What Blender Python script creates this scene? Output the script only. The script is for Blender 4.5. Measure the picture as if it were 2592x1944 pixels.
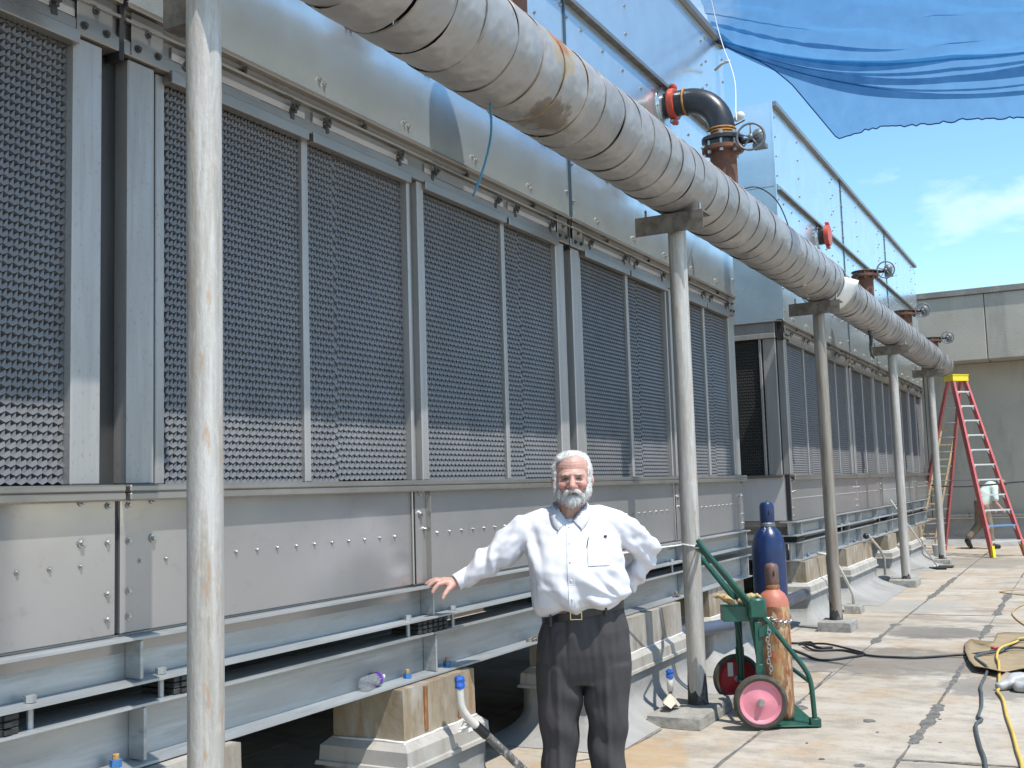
import bpy, bmesh, math, random
import numpy as np
from mathutils import Vector, Matrix, Euler
from mathutils.bvhtree import BVHTree

random.seed(7); np.random.seed(7)
for o in list(bpy.data.objects): bpy.data.objects.remove(o)
S = bpy.context.scene
COL = S.collection

# ------------------------------------------------------------------ camera
cam = bpy.data.cameras.new('camera'); cam.sensor_width = 36; cam.lens = 38.08
cam.clip_start = 0.05; cam.clip_end = 2000
co = bpy.data.objects.new('camera', cam); COL.objects.link(co)
Rm = Matrix(((0.88156319, 0.07170874, 0.46658783, 0), (0.47108386, -0.06990897, -0.87931378, 0),
             (-0.03043581, 0.99497266, -0.09541001, 1.65), (0, 0, 0, 1)))
co.matrix_world = Rm
S.camera = co

# ------------------------------------------------------------------ sky, sun, exposure
SUN = Vector((0.5, -0.20, 1.10)).normalized()
W = bpy.data.worlds.new('World'); S.world = W; W.use_nodes = True
nt = W.node_tree; nt.nodes.clear()
N = lambda t: nt.nodes.new(t)
sky = N('ShaderNodeTexSky'); sky.sky_type = 'NISHITA'; sky.sun_disc = False
sky.sun_elevation = math.asin(SUN.z); sky.sun_rotation = math.atan2(SUN.x, SUN.y)
sky.air_density = 1.0; sky.dust_density = 0.15; sky.ozone_density = 2.2; sky.altitude = 200
tc = N('ShaderNodeTexCoord'); mp = N('ShaderNodeMapping'); mp.inputs['Scale'].default_value = (1.0, 1.0, 2.6)
mp.inputs['Location'].default_value = (0.35, 0.2, 0.1)
nz = N('ShaderNodeTexNoise'); nz.inputs['Scale'].default_value = 3.2; nz.inputs['Detail'].default_value = 7
nz.inputs['Roughness'].default_value = 0.58
rp = N('ShaderNodeValToRGB'); rp.color_ramp.elements[0].position = 0.52; rp.color_ramp.elements[1].position = 0.70
rp.color_ramp.elements[1].color = (0.75, 0.75, 0.75, 1)
mx = N('ShaderNodeMix'); mx.data_type = 'RGBA'; mx.inputs['B'].default_value = (6.0, 6.3, 6.5, 1)
bg = N('ShaderNodeBackground'); bg.inputs['Strength'].default_value = 0.15
wo = N('ShaderNodeOutputWorld')
L = nt.links.new
L(tc.outputs['Generated'], mp.inputs['Vector']); L(mp.outputs['Vector'], nz.inputs['Vector'])
L(nz.outputs['Fac'], rp.inputs['Fac']); L(rp.outputs['Color'], mx.inputs['Factor'])
hs = N('ShaderNodeHueSaturation'); hs.inputs['Hue'].default_value = 0.489; hs.inputs['Saturation'].default_value = 1.12; hs.inputs['Value'].default_value = 1.05
L(sky.outputs['Color'], hs.inputs['Color']); L(hs.outputs['Color'], mx.inputs['A']); L(mx.outputs['Result'], bg.inputs['Color']); L(bg.outputs['Background'], wo.inputs['Surface'])
sl = bpy.data.lights.new('sun', 'SUN'); sl.energy = 3.3; sl.angle = math.radians(0.55); sl.color = (1, 0.965, 0.9)
so = bpy.data.objects.new('sun', sl); COL.objects.link(so)
so.rotation_euler = (-SUN).to_track_quat('-Z', 'Y').to_euler(); so.location = (6, -4, 14)
S.view_settings.view_transform = 'Standard'; S.view_settings.look = 'None'
S.view_settings.exposure = 0.72; S.view_settings.gamma = 1; S.view_settings.use_curve_mapping = False
S.render.engine = 'CYCLES'
S.cycles.max_bounces = 5; S.cycles.diffuse_bounces = 2; S.cycles.glossy_bounces = 3; S.cycles.transmission_bounces = 4
S.cycles.transparent_max_bounces = 14; S.cycles.caustics_reflective = False; S.cycles.caustics_refractive = False

# ------------------------------------------------------------------ materials
def mat(name, col, rough=0.5, metal=0.0, var=0.12, vs=(5, 5, 5), layers=(), bump=0.0, bs=60, rvar=0.08, spec=0.5,
        wave=0.0, wavescale=1.5, spots=(), alpha=None, sss=0, objvar=0):
    m = bpy.data.materials.new(name); m.use_nodes = True
    t = m.node_tree; t.nodes.clear(); n = t.nodes.new; l = t.links.new
    out = n('ShaderNodeOutputMaterial'); b = n('ShaderNodeBsdfPrincipled'); l(b.outputs[0], out.inputs[0])
    b.inputs['Roughness'].default_value = rough; b.inputs['Metallic'].default_value = metal
    b.inputs['Specular IOR Level'].default_value = spec
    tc = n('ShaderNodeTexCoord')
    def noise(scale, detail=4, r=0.55, off=0.0):
        mp = n('ShaderNodeMapping'); mp.inputs['Scale'].default_value = scale if hasattr(scale, '__len__') else (scale,)*3
        mp.inputs['Location'].default_value = (off, off*1.7, off*0.6)
        l(tc.outputs['Object'], mp.inputs['Vector'])
        z = n('ShaderNodeTexNoise'); z.inputs['Scale'].default_value = 1; z.inputs['Detail'].default_value = detail
        z.inputs['Roughness'].default_value = r
        l(mp.outputs[0], z.inputs['Vector']); return z.outputs['Fac']
    def ramp(fac, lo, hi, a=0.0, c=1.0):
        r = n('ShaderNodeMapRange'); r.clamp = True
        for k, v in zip(('From Min', 'From Max', 'To Min', 'To Max'), (lo, hi, a, c)): r.inputs[k].default_value = v
        l(fac, r.inputs['Value']); return r.outputs['Result']
    def mixc(fac, a, c):
        x = n('ShaderNodeMix'); x.data_type = 'RGBA'
        if isinstance(fac, float): x.inputs['Factor'].default_value = fac
        else: l(fac, x.inputs['Factor'])
        for s, v in (('A', a), ('B', c)):
            if isinstance(v, tuple): x.inputs[s].default_value = (*v, 1)
            else: l(v, x.inputs[s])
        return x.outputs['Result']
    base = noise(vs)
    lo = tuple(max(0, c*(1-var)) for c in col); hi = tuple(min(1, c*(1+var)) for c in col)
    c = mixc(ramp(base, 0.32, 0.68), lo, hi)
    for i, ly in enumerate(layers):          # (colour, scale, lo, hi, amount)
        f = ramp(noise(ly[1], 6, 0.62, 3.1+i*7.3), ly[2], ly[3], 0, ly[4])
        c = mixc(f, c, ly[0])
    for i, sp in enumerate(spots):           # (colour, centre, radii, amount, edge noise)
        mp = n('ShaderNodeMapping'); mp.vector_type = 'POINT'
        ct, ra = sp[1], sp[2]
        mp.inputs['Scale'].default_value = tuple(1/r for r in ra)
        mp.inputs['Location'].default_value = tuple(-a/r for a, r in zip(ct, ra))
        l(tc.outputs['Object'], mp.inputs['Vector'])
        ln = n('ShaderNodeVectorMath'); ln.operation = 'LENGTH'; l(mp.outputs[0], ln.inputs[0])
        ad = n('ShaderNodeMath'); ad.operation = 'ADD'; l(ln.outputs['Value'], ad.inputs[0])
        l(ramp(noise(sp[4] if len(sp) > 4 else 6, 5, 0.6, 11+i*3.7), 0.2, 0.8, -0.45, 0.45), ad.inputs[1])
        f = ramp(ad.outputs[0], 1.0, 0.72, 0, sp[3])
        c = mixc(f, c, sp[0])
    if objvar:
        oi = n('ShaderNodeObjectInfo'); hv = n('ShaderNodeHueSaturation'); l(ramp(oi.outputs['Random'], 0, 1, 1-objvar, 1+objvar), hv.inputs['Value']); l(c, hv.inputs['Color']); c = hv.outputs['Color']
    l(c, b.inputs['Base Color'])
    if rvar:
        l(ramp(noise(tuple(v*1.7 for v in vs), 5, 0.6, 5.5), 0.3, 0.7, max(0.02, rough-rvar), min(1, rough+rvar)), b.inputs['Roughness'])
    if bump or wave:
        bp = n('ShaderNodeBump'); bp.inputs['Strength'].default_value = 1.0
        if bump and wave:
            a = n('ShaderNodeMath'); a.operation = 'MULTIPLY_ADD'; l(noise(bs, 3), a.inputs[0]); a.inputs[1].default_value = bump
            a2 = n('ShaderNodeMath'); a2.operation = 'MULTIPLY'; l(noise(wavescale, 2), a2.inputs[0]); a2.inputs[1].default_value = wave
            l(a2.outputs[0], a.inputs[2]); h = a.outputs[0]
        else:
            a = n('ShaderNodeMath'); a.operation = 'MULTIPLY'; l(noise(bs if bump else wavescale, 3), a.inputs[0])
            a.inputs[1].default_value = bump or wave; h = a.outputs[0]
        bp.inputs['Distance'].default_value = 1.0
        l(h, bp.inputs['Height']); l(bp.outputs[0], b.inputs['Normal'])
    if alpha is not None: b.inputs['Alpha'].default_value = alpha
    if sss:
        b.inputs['Subsurface Weight'].default_value = sss; b.inputs['Subsurface Radius'].default_value = (0.012, 0.005, 0.003)
    return m

MT = {}
MT['stainless'] = mat('stainless sheet', (0.365, 0.35, 0.34), 0.20, 0.5, 0.07, (1.2, 1.2, 1.2), [((0.32, 0.305, 0.285), (4, 1.6, 1.0), 0.47, 0.68, 0.4), ((0.22, 0.205, 0.185), (14, 14, 14), 0.60, 0.72, 0.3)], wave=0.003, wavescale=1.6, rvar=0.05)
MT['stainless_end'] = mat('stainless end sheet with bounce light', (0.60, 0.57, 0.56), 0.42, 0.2, 0.06, (1.2, 1.2, 1.2), [((0.33, 0.31, 0.29), (4, 1.6, 1.0), 0.47, 0.68, 0.4)])  # paler copy of the stainless, light bounced off the floor put into its colour
MT['rail'] = mat('stainless rail', (0.31, 0.29, 0.265), 0.33, 0.7, 0.12, (3, 1, 3), [((0.21, 0.195, 0.17), (9, 3, 9), 0.52, 0.68, 0.45)])
MT['column'] = mat('galvanised column', (0.37, 0.355, 0.34), 0.45, 0.45, 0.08, (8, 8, 1.4), [((0.28, 0.27, 0.255), (30, 30, 1.5), 0.5, 0.68, 0.5), ((0.18, 0.17, 0.16), (60, 60, 40), 0.60, 0.68, 0.5), ((0.46, 0.45, 0.44), (24, 24, 3), 0.55, 0.7, 0.35)], objvar=0.08)
MT['recess_shade'] = mat('recess shade', (0.05, 0.048, 0.046), 0.5, 0.3, 0.2, (10, 10, 2))  # near-black colour stands in for shade in column gaps and behind panels
MT['galv'] = mat('galvanised casing', (0.70, 0.78, 0.80), 0.21, 0.76, 0.05, (3, 3, 3), [((0.84, 0.88, 0.90), (3.5, 3.5, 0.9), 0.55, 0.70, 0.4), ((0.5, 0.56, 0.58), (18, 18, 18), 0.56, 0.66, 0.15)], wave=0.005, wavescale=1.1, rvar=0.05)
MT['beam'] = mat('hot dip galvanised beam', (0.38, 0.388, 0.385), 0.45, 0.45, 0.15, (4, 1.0, 6), [((0.50, 0.54, 0.56), (7, 1.2, 9), 0.50, 0.68, 0.55), ((0.20, 0.215, 0.22), (12, 3, 14), 0.55, 0.70, 0.5), ((0.56, 0.60, 0.62), (4, 0.7, 18), 0.54, 0.68, 0.45), ((0.20, 0.16, 0.11), (5, 5, 5), 0.66, 0.74, 0.5)], bump=0.0009, bs=45)
MT['fill'] = mat('grey plastic fill', (0.150, 0.147, 0.150), 0.38, 0.0, 0.10, (2, 2, 2), [((0.175, 0.172, 0.167), (6, 6, 0.8), 0.50, 0.68, 0.5), ((0.085, 0.085, 0.085), (3, 3, 2), 0.52, 0.7, 0.4)], spec=0.45, objvar=0.10)
MT['fill_dark'] = mat('dark inlet screen', (0.028, 0.027, 0.024), 0.55, 0.0, 0.2, (5, 5, 5))
MT['black'] = mat('black rubber seal', (0.018, 0.018, 0.02), 0.6, 0, 0.2)
MT['seamblue'] = mat('casing seam channel', (0.10, 0.15, 0.19), 0.4, 0.7, 0.1)
MT['bolt'] = mat('steel bolt', (0.40, 0.395, 0.385), 0.36, 0.8, 0.15, (30, 30, 30))
MT['boltdark'] = mat('dark clamp', (0.07, 0.065, 0.06), 0.45, 0.5, 0.2)
MT['bluenut'] = mat('blue coated nut', (0.05, 0.17, 0.40), 0.5, 0.0, 0.25, (60, 60, 60))
MT['rustnut'] = mat('rusty thread end', (0.45, 0.26, 0.10), 0.8, 0.0, 0.3, (80, 80, 80))
MT['pad'] = mat('ribbed rubber pad', (0.03, 0.031, 0.03), 0.55, 0, 0.3, (20, 20, 20))
MT['pole'] = mat('galvanised pipe post', (0.39, 0.365, 0.33), 0.58, 0.2, 0.12, (14, 14, 1.2), [((0.68, 0.66, 0.63), (22, 22, 1.3), 0.44, 0.64, 0.45), ((0.29, 0.22, 0.15), (26, 26, 1.4), 0.52, 0.66, 0.5), ((0.62, 0.60, 0.57), (60, 60, 14), 0.52, 0.66, 0.3), ((0.40, 0.22, 0.10), (26, 26, 5), 0.60, 0.68, 0.6), ((0.20, 0.165, 0.13), (16, 16, 3), 0.60, 0.72, 0.45)], bump=0.002, bs=(90, 90, 40))
MT['pole_dirty'] = mat('weathered pipe post', (0.27, 0.235, 0.195), 0.5, 0.25, 0.15, (14, 14, 1.2), [((0.42, 0.40, 0.37), (22, 22, 1.5), 0.5, 0.66, 0.5), ((0.17, 0.115, 0.07), (20, 20, 2), 0.5, 0.68, 0.6)], bump=0.0012, bs=70)
MT['tar'] = mat('bitumen', (0.045, 0.042, 0.04), 0.75, 0, 0.4, (12, 12, 12), [((0.17, 0.16, 0.15), (16, 16, 16), 0.5, 0.65, 0.7)], bump=0.004, bs=30)
MT['sealant'] = mat('weathered joint sealant', (0.125, 0.117, 0.105), 0.85, 0, 0.3, (12, 12, 12), [((0.22, 0.205, 0.18), (16, 16, 16), 0.48, 0.62, 0.7)], bump=0.004, bs=30)
MT['jacket'] = mat('insulation jacket', (0.335, 0.322, 0.31), 0.44, 0.3, 0.10, (3, 3, 3), [((0.24, 0.215, 0.185), (3, 1.5, 3), 0.48, 0.74, 0.4), ((0.42, 0.41, 0.405), (5, 5, 5), 0.48, 0.7, 0.35), ((0.12, 0.095, 0.07), (7, 14, 7), 0.66, 0.76, 0.45)], bump=0.0016, bs=(160, 160, 160), wave=0.03, wavescale=6, objvar=0.07)
MT['jacket_rust'] = mat('rust stained insulation jacket', (0.335, 0.322, 0.31), 0.46, 0.28, 0.10, (3, 3, 3), [((0.24, 0.215, 0.185), (3, 1.5, 3), 0.48, 0.74, 0.4), ((0.42, 0.41, 0.405), (5, 5, 5), 0.48, 0.7, 0.35)], bump=0.0016, bs=160, wave=0.03, wavescale=6,
                       spots=[((0.42, 0.30, 0.14), (0.20, 5.1, 0.15), (0.16, 0.24, 0.22), 0.7, 8), ((0.36, 0.12, 0.03), (0.20, 5.1, 0.16), (0.10, 0.11, 0.14), 0.85, 10), ((0.10, 0.07, 0.04), (0.10, 5.15, -0.22), (0.16, 0.22, 0.08), 0.7, 14)])
MT['wire'] = mat('strapping wire', (0.26, 0.23, 0.19), 0.4, 0.7, 0.3)
MT['wire_rust'] = mat('rusty strapping wire', (0.42, 0.24, 0.08), 0.6, 0.2, 0.3)
MT['saddle'] = mat('weathered steel saddle', (0.17, 0.15, 0.125), 0.55, 0.4, 0.2, (10, 10, 10), [((0.09, 0.065, 0.045), (18, 18, 18), 0.48, 0.62, 0.6), ((0.30, 0.28, 0.26), (9, 9, 9), 0.55, 0.66, 0.5)])
MT['rust'] = mat('rust primed pipe', (0.15, 0.065, 0.04), 0.75, 0.1, 0.25, (9, 9, 9), [((0.06, 0.035, 0.03), (14, 14, 14), 0.5, 0.7, 0.7), ((0.26, 0.10, 0.045), (20, 20, 20), 0.6, 0.75, 0.5)], bump=0.001, bs=80)
MT['blackpipe'] = mat('black steel pipe', (0.035, 0.036, 0.04), 0.36, 0.35, 0.2, (8, 8, 8), [((0.09, 0.085, 0.08), (20, 20, 20), 0.6, 0.75, 0.4)])
MT['rustband'] = mat('orange weld rust', (0.42, 0.20, 0.05), 0.85, 0, 0.35, (30, 30, 30))
MT['redcoup'] = mat('red painted coupling', (0.50, 0.075, 0.04), 0.42, 0, 0.2, (15, 15, 15), [((0.6, 0.2, 0.12), (30, 30, 30), 0.6, 0.7, 0.4)])
MT['valve'] = mat('grey valve iron', (0.15, 0.16, 0.17), 0.5, 0.4, 0.2, (20, 20, 20))
MT['concrete_wall'] = mat('weathered concrete', (0.385, 0.355, 0.295), 0.85, 0, 0.10, (0.6, 0.6, 0.9), [((0.43, 0.40, 0.33), (1.5, 1.5, 0.6), 0.52, 0.72, 0.6), ((0.22, 0.205, 0.18), (2.6, 2.6, 0.45), 0.52, 0.68, 0.5), ((0.46, 0.43, 0.37), (5, 5, 0.7), 0.58, 0.7, 0.4), ((0.2, 0.19, 0.175), (14, 14, 9), 0.64, 0.74, 0.5)], bump=0.004, bs=25)
MT['coping'] = mat('dark coping', (0.20, 0.185, 0.165), 0.7, 0.1, 0.2, (3, 3, 3), [((0.4, 0.38, 0.33), (6, 6, 6), 0.55, 0.7, 0.6)])
MT['flash'] = mat('grey roof flashing', (0.29, 0.28, 0.265), 0.85, 0, 0.12, (3, 3, 3), [((0.36, 0.345, 0.32), (1.2, 5, 5), 0.46, 0.66, 0.5), ((0.20, 0.19, 0.175), (3, 3, 6), 0.54, 0.68, 0.5), ((0.40, 0.28, 0.15), (2.5, 2.5, 2.5), 0.60, 0.72, 0.5)], bump=0.004, bs=30)
FL = (0.40, 0.345, 0.275)
MT['deck'] = mat('cap sheet roofing', FL, 0.82, 0, 0.06, (1.3, 1.3, 1.3),
    [((0.49, 0.44, 0.37), (0.9, 2.2, 1), 0.44, 0.60, 0.7), ((0.40, 0.27, 0.15), (2.2, 1.8, 1), 0.50, 0.66, 0.65), ((0.19, 0.17, 0.145), (1.3, 2.6, 1), 0.53, 0.66, 0.6),
     ((0.24, 0.21, 0.175), (7, 9, 9), 0.50, 0.64, 0.45), ((0.10, 0.095, 0.09), (26, 26, 26), 0.68, 0.71, 0.7)], bump=0.0035, bs=55,
    spots=[((0.10, 0.09, 0.078), (-1.75, 10.35, 0), (1.0, 0.95, 1), 0.6, 3.0), ((0.12, 0.11, 0.097), (-1.55, 12.3, 0), (0.6, 0.6, 1), 0.75, 4),
           ((0.33, 0.315, 0.285), (-2.2, 14.7, 0), (0.75, 0.75, 1), 0.8, 4), ((0.22, 0.2, 0.17), (-2.4, 12.6, 0), (0.9, 0.6, 1), 0.5, 3), ((0.2, 0.18, 0.155), (-0.82, 9.25, 0), (0.42, 0.5, 1), 0.75, 6),
           ((0.19, 0.175, 0.155), (-2.2, 22.0, 0), (1.4, 1.6, 1), 0.6, 2.5), ((0.40, 0.26, 0.125), (-2.55, 6.3, 0), (0.35, 0.5, 1), 0.6, 5), ((0.40, 0.26, 0.125), (-2.75, 5.6, 0), (0.4, 0.5, 1), 0.6, 5), ((0.18, 0.165, 0.14), (-2.6, 9.7, 0), (0.5, 0.5, 1), 0.6, 5)])
MT['deck_base'] = mat('bitumen underlay', (0.13, 0.12, 0.105), 0.9, 0, 0.25, (9, 9, 9))
MT['farroof'] = mat('far roof deck', (0.40, 0.37, 0.33), 0.9, 0, 0.12, (0.4, 0.4, 0.4))
MT['clad'] = mat('rust streaked pier cladding', (0.33, 0.275, 0.20), 0.6, 0.1, 0.15, (4, 4, 2),
    [((0.21, 0.135, 0.065), (4.5, 4.5, 1.6), 0.46, 0.62, 0.75), ((0.45, 0.42, 0.375), (5, 5, 2.0), 0.50, 0.64, 0.75), ((0.30, 0.145, 0.04), (9, 9, 1.6), 0.58, 0.70, 0.7), ((0.16, 0.12, 0.08), (12, 12, 7), 0.6, 0.7, 0.5)], bump=0.003, bs=22)
MT['clad_pale'] = mat('pale streaked pier cladding', (0.37, 0.335, 0.285), 0.65, 0.1, 0.12, (4, 4, 2),
    [((0.22, 0.18, 0.135), (5, 5, 1.0), 0.48, 0.62, 0.7), ((0.47, 0.44, 0.40), (6, 6, 1.6), 0.5, 0.62, 0.7), ((0.17, 0.14, 0.11), (12, 12, 7), 0.6, 0.7, 0.4)], bump=0.003, bs=22)
MT['rustbar'] = mat('rusty strap', (0.22, 0.09, 0.035), 0.85, 0, 0.35, (30, 30, 10), [((0.45, 0.2, 0.06), (40, 40, 20), 0.55, 0.7, 0.7)])
MT['collar'] = mat('pier flashing collar', (0.42, 0.395, 0.355), 0.7, 0.1, 0.10, (4, 4, 4), [((0.28, 0.245, 0.20), (10, 10, 2), 0.5, 0.66, 0.6), ((0.38, 0.21, 0.07), (7, 7, 1.2), 0.60, 0.68, 0.7)], bump=0.002, bs=25)
MT['caulk'] = mat('white caulk', (0.68, 0.66, 0.62), 0.7, 0, 0.1, (20, 20, 20))
MT['block'] = mat('mortar block', (0.30, 0.285, 0.255), 0.9, 0, 0.12, (8, 8, 8), [((0.17, 0.16, 0.145), (12, 12, 12), 0.54, 0.7, 0.6), ((0.42, 0.40, 0.36), (9, 9, 9), 0.6, 0.75, 0.5)], bump=0.006, bs=28)
MT['pvc'] = mat('grey pvc conduit', (0.56, 0.53, 0.48), 0.5, 0, 0.08, (20, 20, 20), [((0.38, 0.35, 0.3), (30, 30, 12), 0.6, 0.75, 0.5)])
MT['conduit_dirty'] = mat('tar smeared conduit', (0.12, 0.115, 0.11), 0.6, 0, 0.3, (20, 20, 20), [((0.5, 0.48, 0.45), (25, 25, 25), 0.52, 0.62, 0.8)])
MT['tapeblue'] = mat('blue masking tape', (0.02, 0.10, 0.42), 0.55, 0, 0.25, (40, 40, 40))
MT['blacktape'] = mat('black coupling', (0.015, 0.015, 0.016), 0.35, 0, 0.2)
MT['block_wall_dark'] = mat('dark added wall', (0.10, 0.095, 0.09), 0.9, 0, 0.2, (1, 1, 1))  # dark colour for the added light-blocking wall

# ------------------------------------------------------------------ mesh helpers
class MB:
    def __init__(s): s.v = []; s.f = []
    def add(s, vs, fs):
        k = len(s.v); s.v += [tuple(p) for p in vs]; s.f += [tuple(i+k for i in q) for q in fs]; return s
    def box(s, lo, hi, M=None):
        (a, b, c), (d, e, f) = lo, hi
        vs = [(a,b,c),(d,b,c),(d,e,c),(a,e,c),(a,b,f),(d,b,f),(d,e,f),(a,e,f)]
        if M is not None: vs = [M @ Vector(p) for p in vs]
        return s.add(vs, [(0,3,2,1),(4,5,6,7),(0,1,5,4),(1,2,6,5),(2,3,7,6),(3,0,4,7)])
    def bbox(s, lo, hi, bev=0.004):
        # box with chamfered edges
        lo = Vector(lo); hi = Vector(hi); c = (lo+hi)/2; h = (hi-lo)/2; b = min(bev, min(h)*0.9)
        vs = []; idx = {}
        for sx in (-1, 1):
            for sy in (-1, 1):
                for sz in (-1, 1):
                    for ax in range(3):
                        p = Vector((sx*(h.x-b), sy*(h.y-b), sz*(h.z-b))); p[ax] = (sx, sy, sz)[ax]*h[ax]
                        idx[(sx, sy, sz, ax)] = len(vs); vs.append(p+c)
        fs = []
        I = lambda *k: idx[k]
        for q in (-1, 1):
            f0 = [I(q,-1,-1,0), I(q,1,-1,0), I(q,1,1,0), I(q,-1,1,0)]; f1 = [I(-1,q,-1,1), I(1,q,-1,1), I(1,q,1,1), I(-1,q,1,1)]; f2 = [I(-1,-1,q,2), I(1,-1,q,2), I(1,1,q,2), I(-1,1,q,2)]
            fs += [f0 if q > 0 else f0[::-1], f1[::-1] if q > 0 else f1, f2 if q > 0 else f2[::-1]]
            for r in (-1, 1):
                fs.append([I(q,r,-1,0), I(q,r,1,0), I(q,r,1,1), I(q,r,-1,1)] if q*r < 0 else [I(q,r,-1,1), I(q,r,1,1), I(q,r,1,0), I(q,r,-1,0)])
                fs.append([I(q,-1,r,0), I(q,-1,r,2), I(q,1,r,2), I(q,1,r,0)] if q*r < 0 else [I(q,1,r,0), I(q,1,r,2), I(q,-1,r,2), I(q,-1,r,0)])
                fs.append([I(-1,q,r,1), I(1,q,r,1), I(1,q,r,2), I(-1,q,r,2)] if q*r < 0 else [I(-1,q,r,2), I(1,q,r,2), I(1,q,r,1), I(-1,q,r,1)])
                for t in (-1, 1):
                    tri = [I(q,r,t,0), I(q,r,t,1), I(q,r,t,2)]; fs.append(tri if q*r*t > 0 else tri[::-1])
        return s.add(vs, fs)
    def cyl(s, p0, p1, r0, r1=None, n=12, caps=True, phase=0.0):
        r1 = r0 if r1 is None else r1
        p0 = Vector(p0); p1 = Vector(p1); d = (p1-p0).normalized()
        a = d.orthogonal().normalized(); b = d.cross(a)
        vs = []
        for p, r in ((p0, r0), (p1, r1)):
            for i in range(n):
                t = 2*math.pi*i/n+phase; vs.append(p+a*(r*math.cos(t))+b*(r*math.sin(t)))
        fs = [(i, (i+1) % n, n+(i+1) % n, n+i) for i in range(n)]
        if caps: fs += [tuple(range(n-1, -1, -1)), tuple(range(n, 2*n))]
        return s.add(vs, fs)
    def tube(s, pts, r, n=10, caps=True):
        pts = [Vector(p) for p in pts]; rs = r if hasattr(r, '__len__') else [r]*len(pts)
        ds = [(pts[min(i+1, len(pts)-1)]-pts[max(i-1, 0)]).normalized() for i in range(len(pts))]
        a = ds[0].orthogonal().normalized(); vs = []
        for i, p in enumerate(pts):
            a = (a-ds[i]*a.dot(ds[i])).normalized(); b = ds[i].cross(a)
            for k in range(n):
                t = 2*math.pi*k/n; vs.append(p+a*(rs[i]*math.cos(t))+b*(rs[i]*math.sin(t)))
        m = len(pts)
        fs = [(j*n+i, j*n+(i+1) % n, (j+1)*n+(i+1) % n, (j+1)*n+i) for j in range(m-1) for i in range(n)]
        if caps: fs += [tuple(range(n-1, -1, -1)), tuple(range((m-1)*n, m*n))]
        return s.add(vs, fs)
    def lathe(s, prof, c=(0, 0, 0), n=24, axis='z', caps=True):
        vs = []
        for r, h in prof:
            for k in range(n):
                t = 2*math.pi*k/n; x, y = r*math.cos(t), r*math.sin(t)
                p = (x, y, h) if axis == 'z' else ((h, x, y) if axis == 'x' else (y, h, x))
                vs.append((p[0]+c[0], p[1]+c[1], p[2]+c[2]))
        m = len(prof)
        fs = [(j*n+i, j*n+(i+1) % n, (j+1)*n+(i+1) % n, (j+1)*n+i) for j in range(m-1) for i in range(n)]
        if caps: fs += [tuple(range(n-1, -1, -1)), tuple(range((m-1)*n, m*n))]
        return s.add(vs, fs)
    def torus(s, c, R, r, axis='z', n=28, k=8, M=None):
        vs = []
        for i in range(n):
            t = 2*math.pi*i/n
            for j in range(k):
                u = 2*math.pi*j/k; q = R+r*math.cos(u); h = r*math.sin(u); x, y = q*math.cos(t), q*math.sin(t)
                p = (x, y, h) if axis == 'z' else ((h, x, y) if axis == 'x' else (y, h, x))
                p = Vector(p)
                if M is not None: p = M @ p
                vs.append(p+Vector(c))
        fs = [(i*k+j, ((i+1) % n)*k+j, ((i+1) % n)*k+(j+1) % k, i*k+(j+1) % k) for i in range(n) for j in range(k)]
        return s.add(vs, fs)
    def prism(s, poly, axis, a, b):
        # poly in the plane perpendicular to axis, extruded from a to b.  axis 'y': poly is (x,z); 'x': (y,z); 'z': (x,y)
        P = {'y': lambda p, h: (p[0], h, p[1]), 'x': lambda p, h: (h, p[0], p[1]), 'z': lambda p, h: (p[0], p[1], h)}[axis]
        n = len(poly); vs = [P(p, a) for p in poly]+[P(p, b) for p in poly]
        fs = [(i, (i+1) % n, n+(i+1) % n, n+i) for i in range(n)]+[tuple(range(n-1, -1, -1)), tuple(range(n, 2*n))]
        return s.add(vs, fs)
    def ball(s, c, r, n=12, m=8, M=None):
        rx, ry, rz = r if hasattr(r, '__len__') else (r, r, r)
        vs = [(0, 0, -1)]
        for j in range(1, m):
            a = -math.pi/2+math.pi*j/m
            for i in range(n): t = 2*math.pi*i/n; vs.append((math.cos(a)*math.cos(t), math.cos(a)*math.sin(t), math.sin(a)))
        vs.append((0, 0, 1)); top = len(vs)-1
        fs = [(0, 1+(i+1) % n, 1+i) for i in range(n)]
        for j in range(m-2): fs += [(1+j*n+i, 1+j*n+(i+1) % n, 1+(j+1)*n+(i+1) % n, 1+(j+1)*n+i) for i in range(n)]
        fs += [(1+(m-2)*n+i, 1+(m-2)*n+(i+1) % n, top) for i in range(n)]
        out = []
        for p in vs:
            q = Vector((p[0]*rx, p[1]*ry, p[2]*rz))
            if M is not None: q = M @ q
            out.append(q+Vector(c))
        return s.add(out, fs)
    def bone(s, p0, r0, p1, r1):
        return s.ball(p0, r0).ball(p1, r1).cyl(p0, p1, r0, r1, n=14)
    def chain(s, *pr):
        for (p, r), (q, t) in zip(pr, pr[1:]): s.bone(p, r, q, t)
        return s
    def loft(s, rings, n=32, power=2.3):
        # rings: (z, xc, yc, hw, hd [, tilt])
        vs = []
        for R in rings:
            z, xc, yc, hw, hd = R[:5]; tl = R[5] if len(R) > 5 else 0
            for k in range(n):
                t = 2*math.pi*k/n; c, q = math.cos(t), math.sin(t)
                x = hw*math.copysign(abs(c)**(2/power), c); y = hd*math.copysign(abs(q)**(2/power), q)
                vs.append((xc+x, yc+y, z+tl*x))
        m = len(rings)
        fs = [(j*n+i, j*n+(i+1) % n, (j+1)*n+(i+1) % n, (j+1)*n+i) for j in range(m-1) for i in range(n)]
        fs += [tuple(range(n-1, -1, -1)), tuple(range((m-1)*n, m*n))]
        return s.add(vs, fs)
    def mesh(s, name):
        me = bpy.data.meshes.new(name); me.from_pydata([tuple(p) for p in s.v], [], s.f); me.update(); return me
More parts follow.
